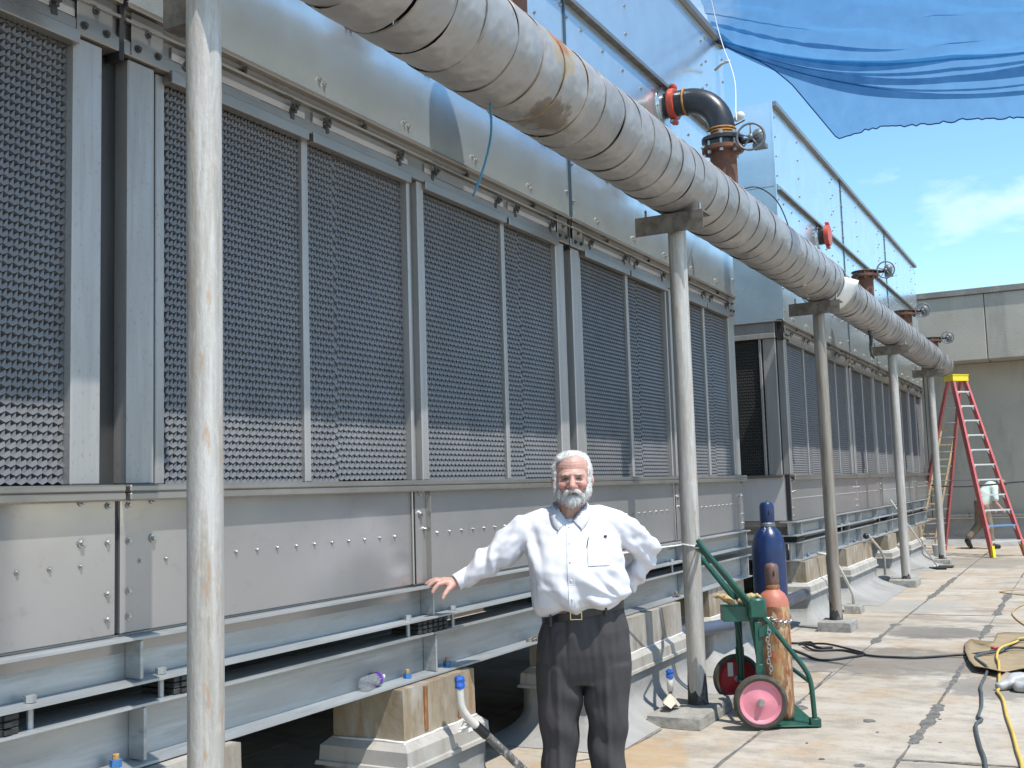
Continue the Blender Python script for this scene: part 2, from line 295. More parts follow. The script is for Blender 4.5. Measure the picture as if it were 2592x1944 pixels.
    def build(s, name, m, parent=None, smooth=False, world=True, fix=True):
        vv = s.v
        if parent is not None and world:
            off = Vector((0, 0, 0)); q = parent
            while q is not None: off += q.location; q = q.parent
            vv = [(p[0]-off.x, p[1]-off.y, p[2]-off.z) for p in s.v]
        me = bpy.data.meshes.new(name); me.from_pydata([tuple(p) for p in vv], [], s.f); me.update()
        if fix:
            bm = bmesh.new(); bm.from_mesh(me); bmesh.ops.recalc_face_normals(bm, faces=bm.faces); bm.to_mesh(me); bm.free()
        return link(name, me, m, parent, smooth)

def link(name, me, m, parent=None, smooth=False):
    if m is not None and not me.materials: me.materials.append(MT[m] if isinstance(m, str) else m)
    if smooth:
        me.polygons.foreach_set('use_smooth', [True]*len(me.polygons))
        if smooth == 'auto':
            me.update()
            ang = np.zeros(len(me.edges), bool)
            bm = bmesh.new(); bm.from_mesh(me)
            for e in bm.edges: e.smooth = not (len(e.link_faces) == 2 and e.calc_face_angle(0) > 0.7)
            bm.to_mesh(me); bm.free()
    o = bpy.data.objects.new(name, me); COL.objects.link(o); o.parent = parent
    return o
def tag(o, label=None, cat=None, group=None, kind=None):
    if label: o['label'] = label
    if cat: o['category'] = cat
    if group: o['group'] = group
    if kind: o['kind'] = kind
    return o
def thing(name, loc, label, cat, group=None, rz=0.0):
    o = bpy.data.objects.new(name, None); COL.objects.link(o); o.location = loc; o.rotation_euler = (0, 0, rz)
    o.empty_display_size = 0.1
    return tag(o, label, cat, group)
def copy_tree(o, parent=None):
    c = o.copy(); COL.objects.link(c); c.parent = parent
    for ch in o.children: copy_tree(ch, c)
    return c
def inst(name, me, parent, loc, rot=None, scale=None):
    o = bpy.data.objects.new(name, me); COL.objects.link(o); o.parent = parent
    off = Vector((0, 0, 0)); q = parent
    while q is not None: off += q.location; q = q.parent
    o.location = Vector(loc)-off
    if rot: o.rotation_euler = rot
    if scale: o.scale = scale
    return o
def remesh(mb, name, voxel, smooth=4, factor=0.5):
    me = mb.mesh(name); bm = bmesh.new(); bm.from_mesh(me); bmesh.ops.recalc_face_normals(bm, faces=bm.faces); bm.to_mesh(me); bm.free()
    o = bpy.data.objects.new('tmp', me); COL.objects.link(o)
    r = o.modifiers.new('r', 'REMESH'); r.mode = 'VOXEL'; r.voxel_size = voxel
    if smooth:
        q = o.modifiers.new('s', 'SMOOTH'); q.iterations = smooth; q.factor = factor
    bpy.context.view_layer.update()
    dg = bpy.context.evaluated_depsgraph_get()
    out = bpy.data.meshes.new_from_object(o.evaluated_get(dg)); out.name = name
    bpy.data.objects.remove(o); bpy.data.meshes.remove(me)
    out.materials.clear()
    return out
def verts(me):
    a = np.empty(len(me.vertices)*3); me.vertices.foreach_get('co', a); return a.reshape(-1, 3)
def norms(me):
    a = np.empty(len(me.vertices)*3); me.vertices.foreach_get('normal', a); return a.reshape(-1, 3)
def setv(me, a):
    me.vertices.foreach_set('co', a.ravel()); me.update()
def vnoise(p, f, seed=0):
    # cheap smooth pseudo noise from summed sines
    r = np.random.RandomState(seed); out = np.zeros(len(p))
    for k in range(6):
        d = r.normal(size=3); d /= np.linalg.norm(d); out += np.sin(p @ d*f*(0.6+0.8*r.rand())*6.28+r.rand()*6.28)
    return out/6
def smooth_path(pts, sub=6):
    P = [Vector(p) for p in pts]; out = []
    for i in range(len(P)-1):
        a, b, c, d = P[max(i-1, 0)], P[i], P[i+1], P[min(i+2, len(P)-1)]
        for k in range(sub):
            t = k/sub
            out.append(0.5*((2*b)+(c-a)*t+(2*a-5*b+4*c-d)*t*t+(3*b-a-3*c+d)*t**3))
    out.append(P[-1]); return out
# ------------------------------------------------------------------ roof deck
deck = MB().box((-14, -6, -0.05), (60, 40, -0.012)).build('roof_deck', 'deck_base'); tag(deck, kind='structure')
xs = [-7.69, -6.75, -5.81, -4.87, -3.93, -2.99, -2.05, -1.11, -0.17, 0.77, 1.71, 2.65, 3.59, 4.53]
rs = random.Random(3)
for i in range(len(xs)-1):
    cuts = {5: [-2, 5.6, 9.05, 12.0, 16.6, 21.5, 27.3], 6: [-2, 4.5, 9.6, 13.85, 18.3, 23.2, 27.3], 7: [-2, 3.0, 6.8, 10.4, 13.92, 19.0, 24.0, 27.3]}.get(i)
    if not cuts:
        cuts = [-2+rs.uniform(-.6, .6)+5.9*k for k in range(5)]+[27.3]
    for a, b in zip(cuts, cuts[1:]):
        h = rs.uniform(-0.001, 0.0018)
        # one rolled sheet, its edges slightly wandering
        nseg = 10; lft = []; rgt = []
        for k in range(nseg+1):
            y = a+0.005+(b-a-0.01)*k/nseg
            lft.append((xs[i]+0.005+rs.uniform(-.003, .003), y)); rgt.append((xs[i+1]-0.005+rs.uniform(-.003, .003), y))
        m = MB(); vs = []; fs = []
        for (lx, y), (rx, _) in zip(lft, rgt):
            vs += [(lx, y, -0.012), (lx, y, h), (rx, y, h), (rx, y, -0.012)]
        for k in range(nseg):
            q = 4*k
            fs += [(q, q+4, q+5, q+1), (q+1, q+5, q+6, q+2), (q+2, q+6, q+7, q+3)]
        fs += [(0, 1, 2, 3), (4*nseg, 4*nseg+3, 4*nseg+2, 4*nseg+1)]
        m.add(vs, fs); m.build('roofing_sheet', 'deck', deck)
outer = MB().box((4.54, -6, -0.03), (60, 40, -0.002)).build('far_roof_deck', 'farroof'); tag(outer, kind='structure')
gnd = MB().box((-400, -300, -20), (400, 700, -19)).build('ground', 'farroof'); tag(gnd, kind='structure')

def seal(pts, wmin, wmax, seed, name='sealant_strip'):
    r = random.Random(seed); P = smooth_path([(x, y, 0) for x, y in pts], 14); vs = []; fs = []
    w = (wmin+wmax)/2
    for i, p in enumerate(P):
        d = (P[min(i+1, len(P)-1)]-P[max(i-1, 0)]).normalized(); nn = Vector((-d.y, d.x, 0))
        w = min(wmax, max(wmin, w+r.uniform(-1, 1)*(wmax-wmin)*0.45))
        e = 0.15 if i in (0, len(P)-1) else 1
        l_, r_ = p+nn*w*e*r.uniform(.4, 1), p-nn*w*e*r.uniform(.4, 1)
        vs += [(l_.x, l_.y, 0.0028), (p.x, p.y, 0.0065), (r_.x, r_.y, 0.0028)]
    for i in range(len(P)-1):
        q = 3*i; fs += [(q, q+3, q+4, q+1), (q+1, q+4, q+5, q+2)]
    return MB().add(vs, fs).build(name, 'sealant', deck, smooth=True)
seal([(-1.12, 6.3), (-1.11, 7.25)], 0.004, 0.018, 1); seal([(-1.10, 7.2), (-1.09, 7.9), (-1.09, 8.5)], 0.02, 0.055, 2)
seal([(-1.10, 8.5), (-1.10, 9.2), (-1.11, 10.45)], 0.008, 0.03, 3); seal([(-1.11, 11.9), (-1.11, 13.05)], 0.02, 0.06, 4); seal([(-1.11, 13.9), (-1.12, 16.4)], 0.025, 0.07, 5)
seal([(-2.05, 5.4), (-2.05, 7.4)], 0.004, 0.018, 6); seal([(-2.05, 7.7), (-2.04, 8.4)], 0.01, 0.06, 7); seal([(-2.05, 11.3), (-2.06, 12.9)], 0.02, 0.085, 8)
seal([(-2.05, 13.0), (-2.05, 15.5)], 0.006, 0.02, 9); seal([(-2.06, 15.5), (-2.05, 16.6), (-2.06, 18.9)], 0.02, 0.07, 10); seal([(-2.05, 19), (-2.05, 25)], 0.01, 0.045, 11)
seal([(-1.11, 6.78), (-0.8, 6.82), (-0.35, 6.86)], 0.02, 0.05, 12); seal([(-2.99, 5.9), (-2.72, 6.35), (-2.68, 7.05)], 0.003, 0.012, 13); seal([(-2.05, 8.6), (-2.08, 9.6)], 0.004, 0.014, 15)
seal([(-1.11, 19), (-1.12, 24)], 0.01, 0.05, 16); seal([(-2.05, 13.8), (-1.6, 13.82), (-1.12, 13.92)], 0.003, 0.012, 17); seal([(-2.05, 9.6), (-2.5, 9.5), (-2.95, 9.55)], 0.004, 0.012, 18)
for k, (x, y, r0) in enumerate([(-1.46, 7.78, .045), (-1.30, 6.57, .035), (-1.53, 6.64, .02), (-1.03, 7.98, .014), (-1.7, 7.0, .012), (-0.95, 7.3, .012), (-2.0, 8.05, .07), (-1.75, 6.3, .02), (-1.35, 7.45, .014)]):
    n = 12; rr = random.Random(k)
    vs = [(x+r0*rr.uniform(.6, 1.1)*math.cos(6.28*i/n), y+r0*1.3*rr.uniform(.6, 1.1)*math.sin(6.28*i/n), 0.003) for i in range(n)]+[(x, y, 0.006)]
    MB().add(vs, [(i, (i+1) % n, n) for i in range(n)]).build('tar_spot', 'sealant', deck, smooth=True)

# ------------------------------------------------------------------ far wall
WY = 27.35
fw = thing('concrete_wall', (0, WY, 0), 'tall weathered concrete wall with overhanging upper band closing the far end of the roof', 'wall')
for k in range(9):      # cast bays with real joints
    x0 = -16+k*4.2
    MB().bbox((x0+0.006, WY+0.0, 0), (x0+4.194, WY+0.5, 4.22), 0.012).build('wall_bay', 'concrete_wall', fw)
    MB().bbox((x0+1.506, WY-0.80, 4.222), (x0+5.694, WY+0.52, 5.72), 0.015).build('parapet_band', 'concrete_wall', fw)
MB().bbox((-16, WY-0.86, 5.722), (24, WY+0.6, 5.86), 0.01).build('coping', 'coping', fw)
MB().prism([(WY-0.25, 0.002), (WY-0.04, 0.16), (WY-0.03, 0.62), (WY-0.004, 0.62), (WY-0.004, 0.002)], 'x', -16, 24).build('base_flashing', 'flash', fw)
MB().box((-16, WY-0.042, 0.62), (24, WY-0.003, 0.645)).build('flashing_bar', 'caulk', fw)
wp = thing('wall_pipe', (0, WY-0.12, 0.70), 'thin white pipe running along the foot of the far concrete wall', 'pipe')
MB().cyl((-3.0, WY-0.10, 0.70), (14, WY-0.10, 0.70), 0.035, n=10).build('pipe_run', 'pvc', wp, True)
for k in range(6): MB().box((-2.6+k*2.4, WY-0.13, 0.66), (-2.56+k*2.4, WY-0.006, 0.74)).build('pipe_clip', 'saddle', wp)
pw = thing('light_block_wall', (-7.6, 12, 0), 'low dark wall added behind the cooling towers to block light under them', 'wall')  # added wall, keeps light from behind out of the space under the towers
MB().box((-7.75, -4, 0.0), (-7.4, 27.0, 1.15)).build('wall_face', 'block_wall_dark', pw)
MB().box((-7.78, -4, 1.152), (-7.37, 27.0, 1.2)).build('wall_cap', 'coping', pw)
# ------------------------------------------------------------------ cooling towers
LM = 3.97                       # module length
XB = -3.04                       # beam edge
XF = -3.11                       # basin sheet
ZL = 1.704; ZP = 3.322; ZR = 3.523; ZM = 5.148; ZT = 6.185
XC = -3.09
def honey(w, h, p=0.0414, row=0.0295, d=0.033, skew=0.0, packs=()):
    nr = int(h/row)+2; nc = int(w/p)+2; V = []; F = []
    for r in range(nr):
        for c in range(nc):
            cy = c*p+(r % 2)*p/2; cz = r*row
            for pk in packs:
                if cy > pk: cz += row*0.42
            if cy-p/2 < -0.001 or cy > w+p*0.3 or cz > h+row*.5: continue
            jit = random.uniform(0.85, 1.12)
            k = len(V); q = row/3
            e = d*0.10      # each cell: two dark funnels under the hood, flat lower faces with a proud lip
            V += [(0, cy, cz+2*q), (0, cy+p/2, cz+q), (e, cy+p/2, cz-q), (e, cy, cz-2*q), (e, cy-p/2, cz-q), (0, cy-p/2, cz+q),
                  (0, cy, cz-0.5*q), (-d*jit, cy+p*0.2, cz+0.9*q), (-d*0.8*jit, cy-p*0.36, cz+0.8*q)]
            F += [(k, k+7, k+1), (k+1, k+7, k+6), (k+6, k+7, k), (k+6, k+2, k+1), (k+6, k+3, k+2), (k, k+5, k+8), (k+5, k+4, k+8), (k+4, k, k+8), (k, k+4, k+6), (k+6, k+4, k+3)]
    for pk in packs:
        k = len(V); V += [(-0.005, pk+p*.1, 0), (-0.005, pk+p*.9, 0), (-0.005, pk+p*.9, h), (-0.005, pk+p*.1, h)]; F.append((k, k+1, k+2, k+3))
    me = bpy.data.meshes.new('fill_panel'); me.from_pydata(V, [], F); me.update(); return me
# panel spans inside a module (offset from module start)
PAN = [(0.246, 1.092), (1.132, 1.950), (2.098, 3.020), (3.060, 3.770)]
HP = ZP-ZL-0.02
fillm = []
for i, (a, b) in enumerate(PAN):
    me = honey(b-a, HP, packs=(0.21,) if i % 2 else ()); me.materials.append(MT['fill']); fillm.append(me)

knob = MB()
knob.cyl((0, 0, 0), (0.045, 0, 0), 0.006, n=6).cyl((0.02, 0, 0), (0.034, 0, 0), 0.02, n=8)
for k in range(3):
    t = 2.1*k+0.5; knob.cyl((0.027, 0, 0), (0.03, 0.032*math.cos(t), 0.032*math.sin(t)), 0.008, 0.006, n=6)
knob.box((0.0, -0.012, -0.055), (0.012, 0.012, -0.01))
knobme = knob.mesh('clamp'); knobme.materials.append(MT['boltdark'])
def bolts(mb, pts, r, h, ax='x'):
    for (x, y, z) in pts:
        mb.cyl((x, y, z), (x+h*0.35, y, z), r*1.5, n=10); mb.cyl((x+h*0.35, y, z), (x+h, y, z), r, r*0.85, n=6)

def tower(name, y0, label, nm=3, ne=0):
    t = thing(name, (XF, y0, 0), label, 'cooling tower')
    y1 = y0+nm*LM
    core = MB().box((-7.0, y0+0.03, 1.17), (XF-0.09, y1-0.03, ZT-0.05)).build('tower_core', 'recess_shade', t)  # coloured near black as the shade behind the panels
    MB().box((-7.0, y0+0.02, 1.10), (XF-0.02, y1-0.02, 1.168)).build('basin_floor', 'stainless', t)
    for k in range(nm):
        a = y0+k*LM; b = a+LM; c = a+LM/2
        # basin sheets
        for (p, q) in ((a+0.012, c-0.08), (c+0.08, b-0.012)):
            bp = MB().bbox((XF-0.03, p, 1.172), (XF, q, ZL-0.028), 0.003).build('basin_panel', 'stainless', t)
            m = MB(); n = int((q-p)/0.127); bolts(m, [(XF, p+0.09+0.127*i, 1.425) for i in range(n)], 0.0062, 0.010)
            for z in (1.23, 1.32, 1.50, 1.63):
                yy = p+0.035 if p < c-0.5 else q-0.035
                bolts(m, [(XF, yy, z)], 0.0085, 0.013)
            yy = p+0.15 if p < c-0.5 else q-0.15
            bolts(m, [(XF, yy, 1.505), (XF, yy, 1.648)], 0.0115, 0.017)
            bolts(m, [(XF, (p+q)/2-0.2, 1.655), (XF, (p+q)/2-0.05, 1.655)], 0.007, 0.01)
            tag(m.build('bolt_heads', 'bolt', bp), kind='stuff')
        # centre post on the basin, with flanges
        st = MB().bbox((XF-0.03, c-0.078, 1.172), (XF+0.012, c+0.078, ZL-0.03), 0.004).build('basin_post', 'stainless', t)
        MB().box((XF+0.0125, c+0.045, 1.176), (XF+0.042, c+0.05, ZL-0.03)).build('post_flange', 'stainless', st)
        MB().box((XF+0.0125, c-0.072, 1.176), (XF+0.018, c-0.066, ZL-0.03)).build('post_lap', 'black', st)
        m = MB(); bolts(m, [(XF+0.0125, c-0.01, 1.645), (XF+0.0125, c-0.01, 1.53)], 0.013, 0.022); bolts(m, [(XF+0.0125, c+0.02, 1.45)], 0.008, 0.02)
        tag(m.build('bolt_heads', 'bolt', st), kind='stuff')
        # seam gasket at the module start
        MB().box((XF-0.06, a-0.010, 1.175), (XF-0.012, a+0.010, ZL)).build('seam_gasket', 'black', t)
        # ledge with rolled lip
        MB().bbox((XF-0.06, a+0.010, ZL-0.027), (XF+0.055, b-0.010, ZL), 0.006).build('ledge', 'rail', t)
        MB().bbox((XF+0.030, a+0.010, ZL-0.058), (XF+0.0555, b-0.010, ZL-0.0275), 0.006).build('ledge_lip', 'rail', t)
        # fill panels with frames
        for i, (p, q) in enumerate(PAN):
            inst('fill_panel', fillm[i], t, (XF-0.045, a+p, ZL+0.012))
        # thin dividers
        for p, q in ((PAN[0][1], PAN[1][0]), (PAN[2][1], PAN[3][0])):
            MB().bbox((XF-0.08, a+p-0.002, ZL+0.001), (XF-0.022, a+q+0.002, ZP), 0.004).build('divider', 'column', t)
        # central double post: two angles with a dark slot
        p, q = a+PAN[1][1], a+PAN[2][0]
        MB().bbox((XF-0.09, p-0.012, ZL+0.001), (XF-0.004, p+0.012, ZP), 0.003).build('post_angle', 'column', t)
        MB().bbox((XF-0.07, p+0.0125, ZL+0.001), (XF-0.045, p+0.088, ZP), 0.003).build('post_web', 'column', t)
        MB().bbox((XF-0.09, p+0.089, ZL+0.001), (XF-0.004, q+0.006, ZP), 0.004).build('post_angle', 'column', t)
        # end columns of the module
        c1 = MB().bbox((XF-0.09, a+0.046, ZL+0.001), (XF-0.006, a+0.178, ZP-0.004), 0.006).build('column', 'column', t)
        MB().bbox((XF-0.085, a+0.205, ZL+0.001), (XF-0.03, a+0.252, ZP-0.004), 0.004).build('jamb', 'column', t)
        MB().bbox((XF-0.09, b-0.203, ZL+0.001), (XF-0.006, b-0.075, ZP-0.004), 0.006).build('column', 'column', t)
        MB().box((XF-0.088, b-0.074, ZL+0.001), (XF-0.075, a+LM+0.045, ZP-0.004)).build('gap_shade_back', 'recess_shade', t)  # dark sheet paints the shade in the gap between columns
        # head rail: lower lip, clamp groove, upper lip
        yA, yB = a+0.012, b-0.012
        hr = MB().bbox((XF-0.08, yA, ZP), (XF+0.012, yB, ZP+0.055), 0.004).build('head_rail', 'rail', t)
        MB().box((XF-0.08, yA, ZP+0.0555), (XF-0.006, yB, ZP+0.125)).build('rail_web', 'rail', hr)
        MB().bbox((XF-0.08, yA, ZP+0.1255), (XF+0.022, yB, ZP+0.138), 0.003).build('rail_lip', 'rail', hr)
        MB().box((XF-0.08, yA, ZP+0.1385), (XF-0.002, yB, ZP+0.178)).build('rail_upper_web', 'rail', hr)
        MB().bbox((XF-0.08, yA, ZP+0.1785), (XF+0.034, yB, ZR), 0.004).build('rail_cap', 'rail', hr)
        # door lips above each panel
        for i, (p, q) in enumerate(PAN):
            MB().bbox((XF-0.03, a+p-0.004, ZP-0.038), (XF+0.020, a+q+0.004, ZP+0.012), 0.003).build('panel_lip', 'rail', t)
            MB().box((XF-0.0055, a+p+0.01, ZP+0.06), (XF+0.004, a+q-0.01, ZP+0.113)).build('groove_plate', 'stainless', t)
            for yy in (a+p+0.09, a+q-0.11):
                inst('clamp', knobme, t, (XF+0.004, yy, ZP+0.085), (random.uniform(-.5, .5), 0, 0))
            inst('clamp', knobme, t, (XF-0.002, a+(p+q)/2, ZP+0.158), (random.uniform(0, 3), 0, 0), (.6, .6, .6))
        for yy in (a+0.06, b-0.19):
            g = MB().bbox((XF+0.0125, yy-0.02, ZP+0.002), (XF+0.017, yy+0.14, ZP+0.172), 0.002).build('gusset_plate', 'rail', t)
            m = MB(); bolts(m, [(XF+0.017, yy+0.01, ZP+0.035), (XF+0.017, yy+0.11, ZP+0.04), (XF+0.017, yy+0.06, ZP+0.11)], 0.010, 0.016)
            tag(m.build('bolt_heads', 'boltdark', g), kind='stuff')
        MB().box((XF-0.06, a-0.011, ZP-0.03), (XF+0.008, a+0.011, ZR+0.02)).build('rail_gasket', 'black', t)
        # casing sheets, half modules
        lo = MB().bbox((XC-0.02, a+0.014, ZR+0.001), (XC, b-0.014, ZM), 0.002).build('casing_panel', 'galv', t)
        up = MB().bbox((XC-0.02, a+0.014, ZM+0.001), (XC, b-0.014, ZT), 0.002).build('casing_panel', 'galv', t)
        MB().bbox((XC+0.0005, a+0.014, ZM-0.05), (XC+0.05, b-0.014, ZM-0.043), 0.002).build('casing_flange', 'saddle', t)
        MB().bbox((XC+0.0005, a+0.014, ZM-0.0425), (XC+0.012, b-0.014, ZM+0.03), 0.002).build('casing_angle', 'rail', t)
        MB().bbox((XC+0.0005, a+0.014, ZT-0.05), (XC+0.05, b-0.014, ZT+0.012), 0.004).build('casing_top_angle', 'rail', t)
        if k: MB().box((XC-0.03, a-0.013, ZR+0.001), (XC+0.012, a+0.013, ZT)).build('casing_seam', 'seamblue', t)
        else: MB().bbox((XC-0.022, a-0.009, ZR+0.001), (XC+0.004, a+0.0135, ZT), 0.003).build('casing_corner', 'galv', t)
        m = MB(); pts = []
        for yy in np.arange(a+0.45, b-0.2, 0.72): pts += [(XC, yy, ZR+0.075), (XC, yy+0.035, ZR+0.062), (XC, yy+0.22, ZR+0.42), (XC, yy+0.255, ZR+0.42)]
        for z in np.arange(ZR+0.12, ZM-0.1, 0.27): pts += [(XC, a+0.05, z), (XC, b-0.05, z+0.05)]
        for z in np.arange(ZM+0.14, ZT-0.1, 0.24): pts += [(XC, a+0.06, z), (XC, b-0.06, z), (XC, b-0.62, z+0.03), (XC, b-0.76, z-0.05), (XC, a+1.2, z)]
        for i in range(9): pts += [(XC, a+0.3+0.4*i, ZM-0.16-0.02*i), (XC, a+0.32+0.4*i, ZM-0.62)]
        for i in range(5): pts += [(XC, a+0.5+0.72*i, ZM-0.42), (XC, a+0.5+0.72*i, ZM-0.47)]
        bolts(m, pts, 0.0095, 0.014); tag(m.build('bolt_heads', 'bolt', lo), kind='stuff')
    # end frame at the far end and end walls
    MB().bbox((XF-0.09, y1-0.09, ZL+0.001), (XF-0.006, y1-0.006, ZP-0.004), 0.006).build('column', 'column', t)
    for nm_, y, s in (('end_casing', y0, -1), ('end_casing', y1, 1)):
        yy0, yy1 = (y-0.005, y+0.03) if s < 0 else (y-0.03, y+0.005)
        MB().bbox((-7.0, yy0, ZR+0.002), (XC-0.021, yy1, ZM+0.002), 0.002).build(nm_, 'galv', t)
        MB().bbox((-7.0, yy0+0.003*s, ZM+0.004), (XC-0.021, yy1, ZT), 0.002).build(nm_, 'galv', t)
        MB().bbox((-7.0, yy0, 1.172), (XF-0.031, yy1, ZL-0.03), 0.002).build('end_basin_panel', 'stainless_end', t)
        e = y-0.06 if s < 0 else y+0.012
        MB().bbox((-7.0, e, ZL-0.027), (XF-0.062, e+0.05, ZL), 0.004).build('end_ledge', 'rail', t)
        MB().bbox((-7.0, e, ZP), (XF-0.082, e+0.05, ZP+0.06), 0.004).build('end_rail', 'column', t)
        MB().bbox((-7.0, e+0.01, ZP+0.061), (XF-0.082, e+0.055, ZR-0.015), 0.004).build('end_rail_web', 'column', t)
        MB().bbox((-7.0, e-0.015 if s < 0 else e, ZR-0.0145), (XF-0.0, e+0.062, ZR), 0.003).build('end_rail_cap', 'rail', t)
    if ne:   # inlet screen on the visible near end
        hm = honey(3.4, HP, 0.05, 0.036, 0.018); hm.materials.append(MT['fill_dark'])
        o = inst('inlet_screen', hm, t, (XF-3.68, y0+0.005, ZL+0.012), (0, 0, math.radians(-90)))
        MB().bbox((XF-0.29, y0-0.03, ZL+0.001), (XF-0.262, y0+0.02, ZP), 0.003).build('screen_frame', 'column', t)
        MB().bbox((XF-0.245, y0-0.012, ZL+0.001), (XF-0.093, y0+0.03, ZP), 0.004).build('corner_post', 'column', t)
    return t
TA = tower('cooling_tower', 2.80-LM, 'near galvanised cooling tower with grey honeycomb louvres, the man beside it')
TB = tower('cooling_tower', 12.72, 'far galvanised cooling tower with dark end screen, beyond the gas cylinders', ne=1)

# ------------------------------------------------------------------ steel beams, pads, bolts
ZU1, ZU0, ZW1, ZW0 = 1.161, 0.993, 0.923, 0.705
def ibeam(x0, z0, z1, ya, yb, label, group, stiff, bolt_top=(), nuts=(), wide=0.2):
    t = thing('steel_beam', (x0, ya, z0), label, 'beam', group)
    x1 = x0-wide; xc = (x0+x1)/2; tf = 0.014; tw = 0.008
    poly = [(x0, z0), (x0, z0+tf*0.7), (xc+tw, z0+tf*1.2), (xc+tw, z1-tf*1.2), (x0, z1-tf*0.7), (x0, z1), (x1, z1), (x1, z1-tf*0.7), (xc-tw, z1-tf*1.2), (xc-tw, z0+tf*1.2), (x1, z0+tf*0.7), (x1, z0)]
    MB().prism(poly, 'y', ya, yb).build('beam_section', 'beam', t)
    for y in stiff:
        MB().bbox((xc+tw+0.001, y-0.007, z0+tf+0.0025), (x0-0.012, y+0.007, z1-tf-0.0025), 0.002).build('stiffener', 'beam', t)
    for y in bolt_top:      # hanging bolts through the gap
        b = MB(); x = x0-0.045
        b.cyl((x, y, z0+tf), (x, y, z0+tf+0.022), 0.020, n=6); b.cyl((x, y, z0-0.075), (x, y, z0-0.0005), 0.011, n=10)
        b.build('hold_down_bolt', 'beam', t)
    for y in nuts:
        b = MB(); x = x0-0.05
        n_ = b.cyl((x, y, z0+tf*.8), (x, y, z0+tf*.8+0.028), 0.021, n=6).build('nut', 'bluenut', t)
        MB().cyl((x, y, z0+tf*.8+0.0285), (x, y, z0+tf*.8+0.046), 0.0115, n=10).build('thread_end', 'rustnut', t)
    return t
gB = 'galvanised support beams'
stA = [1.0, 2.86, 4.82, 6.80, 8.75, 10.60]
ibeam(XB, ZU0, ZU1, -1.0, 10.70, 'upper galvanised beam under the near tower, the man rests a hand on it', gB, stA, [2.42, 2.98, 4.62, 5.05, 6.45, 7.05, 8.5])
ibeam(XB-0.004, ZW0, ZW1, -1.0, 10.70, 'lower galvanised beam under the near tower, a water bottle lying on its flange', gB, [y+0.02 for y in stA], [], [2.36, 2.78, 4.62, 5.00, 6.4, 8.6])
stB = [12.9, 14.2, 15.6, 16.6, 18.0, 19.4, 20.6, 22.0, 23.6]
ibeam(XB, ZU0, ZU1, 12.60, 24.36, 'upper galvanised beam under the far tower', gB, stB, [13.0, 15.3, 15.8, 18.3, 19.6, 22])
ibeam(XB-0.004, ZW0, ZW1, 12.64, 24.36, 'lower galvanised beam under the far tower, resting on its piers', gB, [y+0.02 for y in stB], [], [13.3, 16.2, 19.0])
for (a, l1) in ((0, 'upper galvanised cross beam at the near end of the far tower'), (1, 'lower galvanised cross beam at the near end of the far tower')):
    t = thing('steel_beam', (XB, 12.7, ZU0 if a == 0 else ZW0), l1, 'beam', gB)
    z0, z1 = (ZU0, ZU1) if a == 0 else (ZW0, ZW1)
    y0, y1 = 12.93, 13.08
    yc = (y0+y1)/2
    MB().prism([(y0, z0), (y0, z0+.012), (yc-.008, z0+.012), (yc-.008, z1-.012), (y0, z1-.012), (y0, z1), (y1, z1), (y1, z1-.012), (yc+.008, z1-.012), (yc+.008, z0+.012), (y1, z0+.012), (y1, z0)], 'x', -6.9, XB-0.215).build('beam_section', 'beam', t)
for k, (ya, yb, lb) in enumerate([(2.02, 2.36, 'ribbed black rubber pad between the beams, at the left edge of the picture'), (3.02, 3.22, 'ribbed black rubber pad between the beams behind the near pipe post'),
                                  (4.68, 4.96, 'ribbed black rubber pad between the beams under the resting hand'), (6.2, 6.5, 'ribbed black rubber pad between the beams behind the man'),
                                  (12.68, 12.98, 'ribbed black rubber pad at the near corner of the far tower'), (15.45, 15.65, 'ribbed black rubber pad between the beams at the middle of the far tower'), (18.9, 19.2, 'ribbed black rubber pad between the beams towards the far end of the far tower')]):
    t = thing('isolation_pad', (XB-0.1, ya, ZW1), lb, 'rubber pad', 'vibration pads between the beams')
    for j in range(3):
        m = MB(); z = ZW1+0.0015+j*0.0225
        m.bbox((XB-0.19, ya, z), (XB-0.018, yb, z+0.0205), 0.003)
        for y in np.arange(ya+0.03, yb-0.02, 0.05): m.box((XB-0.0178, y, z+0.003), (XB-0.010, y+0.03, z+0.018))
        m.build('pad_layer', 'pad', t)
for x in (-6.7,):      # rear support of both towers, added unseen to darken the space under the basin
    ibeam(x, ZW0, 1.0985, -1.0, 10.5, 'rear support beam under the near tower', gB, [])
    ibeam(x, ZW0, 1.0985, 12.8, 24.3, 'rear support beam under the far tower', gB, [])

